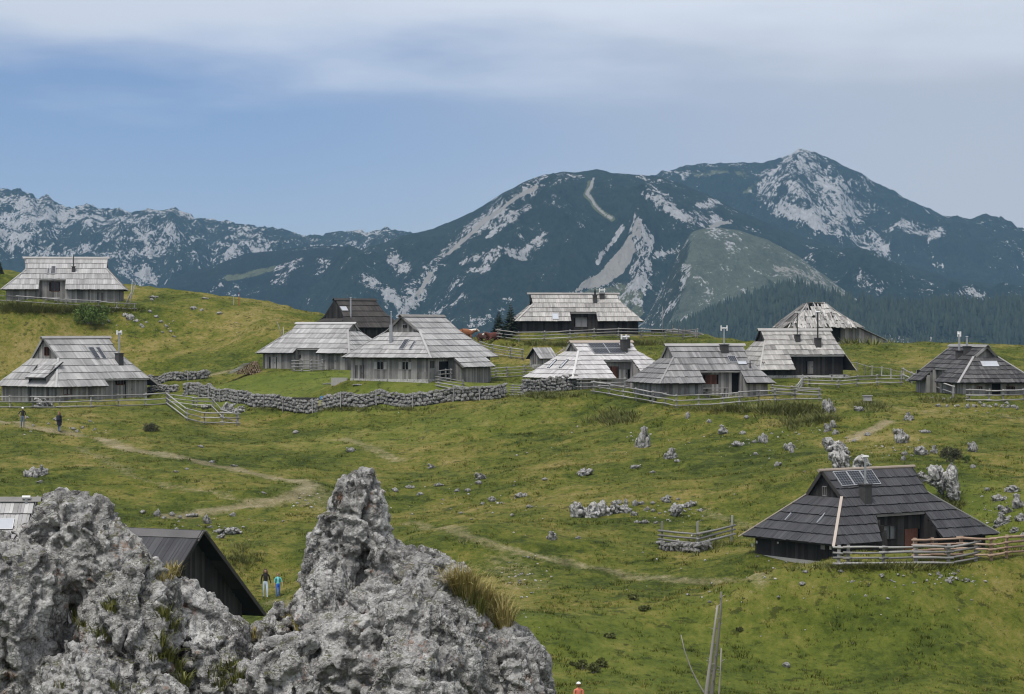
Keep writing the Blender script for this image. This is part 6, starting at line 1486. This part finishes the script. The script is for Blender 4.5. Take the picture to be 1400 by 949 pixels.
# ------------------------------------------------------------------ people and cattle
def skinned(name, verts, edges, radii, mats, assign, extra=None, sub=2):
    me = bpy.data.meshes.new(name); me.from_pydata(verts, edges, []); me.update(); o = bpy.data.objects.new('tmp', me); COL.objects.link(o)
    m = o.modifiers.new('s', 'SKIN'); m.use_smooth_shade = True; m.branch_smoothing = .4
    for i, r in enumerate(radii): me.skin_vertices[0].data[i].radius = (r, r) if not hasattr(r, '__len__') else r; me.skin_vertices[0].data[i].use_root = (i == 0)
    s = o.modifiers.new('d', 'SUBSURF'); s.levels = s.render_levels = sub
    n = bpy.data.meshes.new_from_object(o.evaluated_get(bpy.context.evaluated_depsgraph_get())); COL.objects.unlink(o); bpy.data.objects.remove(o)
    n.name = name; n.materials.clear()
    for k in mats: n.materials.append(k)
    V = np.array(verts); E = np.array(edges); c = np.array([p.center[:] for p in n.polygons])
    best = np.full(len(c), 1e9); idx = np.zeros(len(c), int)
    for k, (a, b) in enumerate(E):
        A, D = V[a], V[b]-V[a]; t = np.clip(((c-A)@D)/(D@D+1e-9), 0, 1); d = np.linalg.norm(c-A-t[:, None]*D, axis=1)-.5*(radii_s(radii[a])+radii_s(radii[b])); u = d < best; best[u] = d[u]; idx[u] = k
    n.polygons.foreach_set('material_index', np.array([assign(idx[k], c[k]) for k in range(len(c))], np.int32)); n.polygons.foreach_set('use_smooth', np.ones(len(n.polygons), bool)); n.update()
    return n
def radii_s(r): return r if not hasattr(r, '__len__') else sum(r)/2
CL_ = {}
def cloth(name, c, rough=.85):
    if name not in CL_: CL_[name] = plain(name, c, rough, 0, .12, 12)
    return CL_[name]
def person(px, py, hpx, yaw, label, top, legs, hair, pose, fall=None, hat=None, longhair=False, pack=None, coat=None, shoes=(.03, .03, .03), sleeve=True, skin=(.42, .26, .18)):
    p = hit(px, py, fall=fall); k = hpx/F*p.y/1.72; R = empty('person', p, yaw, label, 'person'); R.scale = (k, k, k)
    aL, aR, st = pose                        # arms: (elbow, wrist) offsets from the shoulder; st: stride
    V = [(0, 0, .93), (0, 0, 1.08), (0, -.01, 1.28), (0, 0, 1.42), (0, 0, 1.50), (0, -.015, 1.60), (0, 0, 1.67)]; r = [(.16, .115), (.14, .10), (.165, .115), (.09, .075), .05, .092, .075]
    E = [(0, 1), (1, 2), (2, 3), (3, 4), (4, 5), (5, 6)]; tagE = ['hip', 'torso', 'torso', 'torso', 'skin', 'skin']
    for s, (el, wr), f in ((-1, aL, st), (1, aR, -st)):
        b = len(V); V += [(s*.09, f*.05, .84), (s*.10, f*.18-.02, .48), (s*.10, f*.36+.02, .09+.04*abs(f)*(f > 0)), (s*.115, f*.36-.13, .04)]; r += [.088, .062, .042, .036]; E += [(0, b), (b, b+1), (b+1, b+2), (b+2, b+3)]; tagE += ['legs', 'legs', 'legs', 'shoes']
        b = len(V); sh = (s*.185, 0, 1.37); e = tuple(sh[i]+el[i] for i in range(3)); w = tuple(e[i]+wr[i] for i in range(3)); hn = tuple(w[i]+wr[i]*.32 for i in range(3))
        V += [sh, e, w, hn]; r += [.056, .044, .032, (.04, .022)]; E += [(3, b), (b, b+1), (b+1, b+2), (b+2, b+3)]; tagE += ['torso', 'torso', 'torso' if sleeve else 'skin', 'skin']
        for q in range(5):                   # fingers and thumb
            n = len(V); d = Vector(wr).normalized(); sd = Vector((s*.6, -1, 0)).normalized()
            if q < 4: a = Vector(hn)+sd*(-.024+.016*q); c2 = a+d*(.045, .055, .05, .04)[q]+Vector((-s*.012, 0, 0))
            else: a = Vector(w).lerp(Vector(hn), .4)+sd*.035; c2 = a+d*.03+sd*.025
            V += [tuple(a), tuple(c2)]; r += [.0095, .008]; E += [(b+3, n), (n, n+1)]; tagE += ['skin', 'skin']
    order = ['torso', 'legs', 'skin', 'shoes']
    def asg(i, c):
        t = tagE[i]
        if t == 'hip': t = 'legs' if c[2] < (1.0 if not coat else .7) else 'torso'
        if coat and t == 'legs' and c[2] > .55: t = 'torso'
        return order.index(t)
    me = skinned('body', V, E, r, [cloth('top_%d' % int(px), top), cloth('legs_%d' % int(px), legs), cloth('skin', skin, .5), cloth('shoes_%d' % int(px), shoes)], asg)
    body = link(bpy.data.objects.new('body', me), R)
    # head details
    mb = MB()
    mb.tube([(0, -.10, 1.605), (0, -.125, 1.575), (0, -.10, 1.57)], [.008, .016, .012], 6); mb.build('nose', cloth('skin', skin), R, True)
    for s in (-1, 1):
        m2 = MB(); m2.tube([(s*.088, .0, 1.62), (s*.102, .01, 1.60), (s*.088, .0, 1.57)], [.008, .015, .008], 6); m2.build('ear', cloth('skin', skin), R, True)
        m2 = MB(); m2.tube([(s*.034, -.092, 1.615), (s*.034, -.104, 1.615)], [.013, .009], 8); m2.build('eye', M['black'], R)
    m2 = MB(); m2.bar((-.026, -.104, 1.545), (.026, -.104, 1.545), .012, .010); m2.build('mouth', cloth('lips', (.25, .10, .08)), R)
    def shell(name, mat, z0, rx, rz, cut, back=0., low=None):
        b = bmesh.new(); bmesh.ops.create_uvsphere(b, u_segments=18, v_segments=12, radius=1)
        for v in b.verts:
            c = v.co.copy(); v.co = (c.x*rx, c.y*rx*1.08+.012+back, z0+c.z*rz)
        geom = [v for v in b.verts if v.co.z < cut(v.co.y)]; bmesh.ops.delete(b, geom=geom, context='VERTS'); m = bpy.data.meshes.new(name); b.to_mesh(m); b.free(); m.materials.append(mat); m.polygons.foreach_set('use_smooth', np.ones(len(m.polygons), bool)); o = bpy.data.objects.new(name, m); link(o, R); q = o.modifiers.new('t', 'SOLIDIFY'); q.thickness = .012; return o
    hm = cloth('hair_%d' % int(px), hair, .6)
    shell('hair', hm, 1.625, .108, .115, lambda y: 1.63-.35*(y > .0)*min(1, max(0, y)/.08)*.4 if y > -.02 else 1.655)
    if longhair:
        m2 = MB(); m2.tube([(0, .075, 1.66), (0, .10, 1.52), (0, .115, 1.36), (0, .11, 1.24)], [.06, .095, .09, .03], 10); m2.build('long_hair', hm, R, True)
        for s in (-1, 1):
            m2 = MB(); m2.tube([(s*.085, -.01, 1.66), (s*.105, -.02, 1.52), (s*.10, -.07, 1.36)], [.03, .035, .012], 8); m2.build('hair_strand', hm, R, True)
    if hat:
        hmt = cloth('hat_%d' % int(px), hat); shell('cap', hmt, 1.63, .118, .125, lambda y: 1.645)
        m2 = MB(); m2.poly([(-.085, -.085, 1.65), (.085, -.085, 1.65), (.06, -.20, 1.632), (-.06, -.20, 1.632)]+[(-.085, -.085, 1.662), (.085, -.085, 1.662), (.06, -.20, 1.644), (-.06, -.20, 1.644)], ((3, 2, 1, 0), (4, 5, 6, 7), (0, 1, 5, 4), (1, 2, 6, 5), (2, 3, 7, 6), (3, 0, 4, 7))); m2.build('cap_peak', hmt, R)
    if pack:
        pm = cloth('pack_%d' % int(px), pack); b = bmesh.new(); bmesh.ops.create_cube(b, size=1); bmesh.ops.scale(b, vec=(.30, .17, .42), verts=b.verts); bmesh.ops.translate(b, vec=(0, .21, 1.22), verts=b.verts); bmesh.ops.bevel(b, geom=b.edges, offset=.05, segments=3, affect='EDGES'); m = bpy.data.meshes.new('backpack'); b.to_mesh(m); b.free(); m.materials.append(pm); link(bpy.data.objects.new('backpack', m), R)
        for s in (-1, 1):
            m2 = MB(); m2.tube([(s*.11, .14, 1.40), (s*.115, .02, 1.475), (s*.12, -.125, 1.34), (s*.13, -.08, 1.12), (s*.13, .13, 1.06)], .018, 6); m2.build('strap', pm, R, True)
    if coat:
        m2 = MB(); m2.tube([(0, 0, 1.12), (0, .0, .92), (0, .0, .70), (0, 0, .60)], [.155, .185, .20, .20], 14, cap=False); m2.build('coat_skirt', cloth('top_%d' % int(px), top), R, True)
hang = ((-.03, .03, -.29), (0, -.05, -.25)); hangR = ((.03, .03, -.29), (0, -.05, -.25)); akL = ((-.17, .05, -.22), (.12, -.06, -.17)); akR = ((.05, .02, -.28), (-.02, -.08, -.22))
person(31, 585, 28, .25, 'walker in black T-shirt, jeans and white cap, hand on hip', (.012, .012, .014), (.10, .14, .22), (.10, .06, .03), (akL, akR, .15), hat=(.75, .75, .74), sleeve=False)
person(81, 591, 28, math.pi-.3, 'walker in long dark coat with a dark backpack seen from behind', (.012, .014, .025), (.12, .15, .24), (.16, .07, .03), (hang, hangR, .35), pack=(.02, .024, .04), coat=True, longhair=True)
person(363, 818, 40, .15, 'long-haired walker in black jacket and pale jeans beside the blue child', (.012, .011, .011), (.48, .58, .68), (.06, .03, .02), (((-.06, .03, -.28), (-.02, -.03, -.25)), ((.07, .04, -.27), (.06, -.06, -.22)), .35), longhair=True)
person(380, 817, 33, .1, 'short-haired child in turquoise shirt and blue trousers with rucksack', (.16, .58, .60), (.03, .12, .50), (.20, .09, .05), (((-.07, .02, -.28), (0, -.06, -.22)), ((.10, .02, -.26), (.02, -.10, -.20)), -.3), pack=(.03, .05, .08), sleeve=False)
person(791, 985, 52, math.pi+.2, 'walker in salmon shirt and white cap half below the picture edge', (.62, .19, .12), (.06, .06, .07), (.2, .12, .07), (hang, hangR, .1), hat=(.75, .77, .80), sleeve=False, fall=107)

def cow(px, py, yaw, label, col, patch, lying=False, s=1.):
    p = hit(px, py, fall=264); R = empty('cow', p+Vector((0, 0, -.52*s if lying else 0)), yaw, label, 'cow', 'cattle on the ridge'); R.scale = (s, s, s)
    V = [(-.15, 0, 1.16), (-.72, 0, 1.20), (-.98, 0, 1.22), (.45, 0, 1.14), (.72, 0, 1.22), (1.0, 0, 1.36), (1.22, 0, 1.38), (1.50, 0, 1.18)]; r = [(.36, .40), (.31, .33), (.17, .2), (.33, .40), (.24, .30), (.15, .2), (.125, .15), (.085, .09)]
    E = [(0, 1), (1, 2), (0, 3), (3, 4), (4, 5), (5, 6), (6, 7)]
    for t in (-1, 1):
        b = len(V)
        if lying: V += [(.5, t*.24, .86), (.78, t*.30, .64), (.55, t*.32, .60), (.42, t*.32, .60)]
        else: V += [(.5, t*.18, .86), (.50, t*.19, .50), (.49, t*.19, .12), (.53, t*.19, .03)]
        r += [.14, .075, .052, .06]; E += [(3, b), (b, b+1), (b+1, b+2), (b+2, b+3)]; b = len(V)
        if lying: V += [(-.62, t*.28, .90), (-.25, t*.42, .66), (-.62, t*.44, .60), (-.35, t*.46, .60)]
        else: V += [(-.70, t*.20, .90), (-.60, t*.22, .68), (-.86, t*.22, .42), (-.80, t*.22, .03)]
        r += [.18, .12, .065, .06]; E += [(1, b), (b, b+1), (b+1, b+2), (b+2, b+3)]
    cm, wm = cloth('hide_%d' % int(px), col), cloth('white_hide', (.62, .58, .52))
    me = skinned('body', V, E, r, [cm, wm], lambda i, c: 1 if (i in (6,) or (patch and c[0] > .35 and c[2] > 1.35) or (c[2] < .35 and not lying)) else 0)
    link(bpy.data.objects.new('body', me), R)
    for t in (-1, 1):
        mb = MB(); mb.tube([(1.12, t*.10, 1.47), (1.13, t*.24, 1.46), (1.12, t*.32, 1.40)], [.03, .055, .02], 7); mb.build('ear', cm, R, True)
        mb = MB(); mb.tube([(1.16, t*.08, 1.50), (1.17, t*.20, 1.58), (1.22, t*.22, 1.68)], [.028, .022, .006], 7); mb.build('horn', M['rail'], R, True)
    mb = MB(); mb.tube([(-1.12, 0, 1.28), (-1.20, 0, 1.0), (-1.18, .02, .62)], [.035, .025, .04], 6); mb.build('tail', cm, R, True)
cow(637, 469, .25, 'large chestnut cow with white shoulder standing behind the central roof', (.26, .10, .045), True)
cow(660, 466, -.5, 'dark brown cow lying near the roof edge of the central hut', (.055, .022, .016), False, True, .8)
cow(675, 466, math.pi+.5, 'dark red-brown cow lying by the fence end near the spruces', (.10, .03, .022), False, True, .9)

# ------------------------------------------------------------------ the air
def haze():
    mb = MB(); mb.box((-9500, -60, -171), (9500, 6900, 640))
    m = bpy.data.materials.new('haze_air'); m.use_nodes = True; nt = m.node_tree
    for n in list(nt.nodes):
        if n.type != 'OUTPUT_MATERIAL': nt.nodes.remove(n)
    v = nt.nodes.new('ShaderNodeVolumePrincipled'); v.inputs['Color'].default_value = HAZE_COL; v.inputs['Density'].default_value = HAZE_D; v.inputs['Anisotropy'].default_value = 0.0
    nt.links.new(v.outputs[0], nt.nodes['Material Output'].inputs['Volume'])
    o = mb.build('haze', m); tag(o, 'thin blue mountain haze filling the valley', 'haze', kind='stuff')
HAZE_D, HAZE_COL = 5.6e-5, (.36, .66, 1.0, 1)
haze()
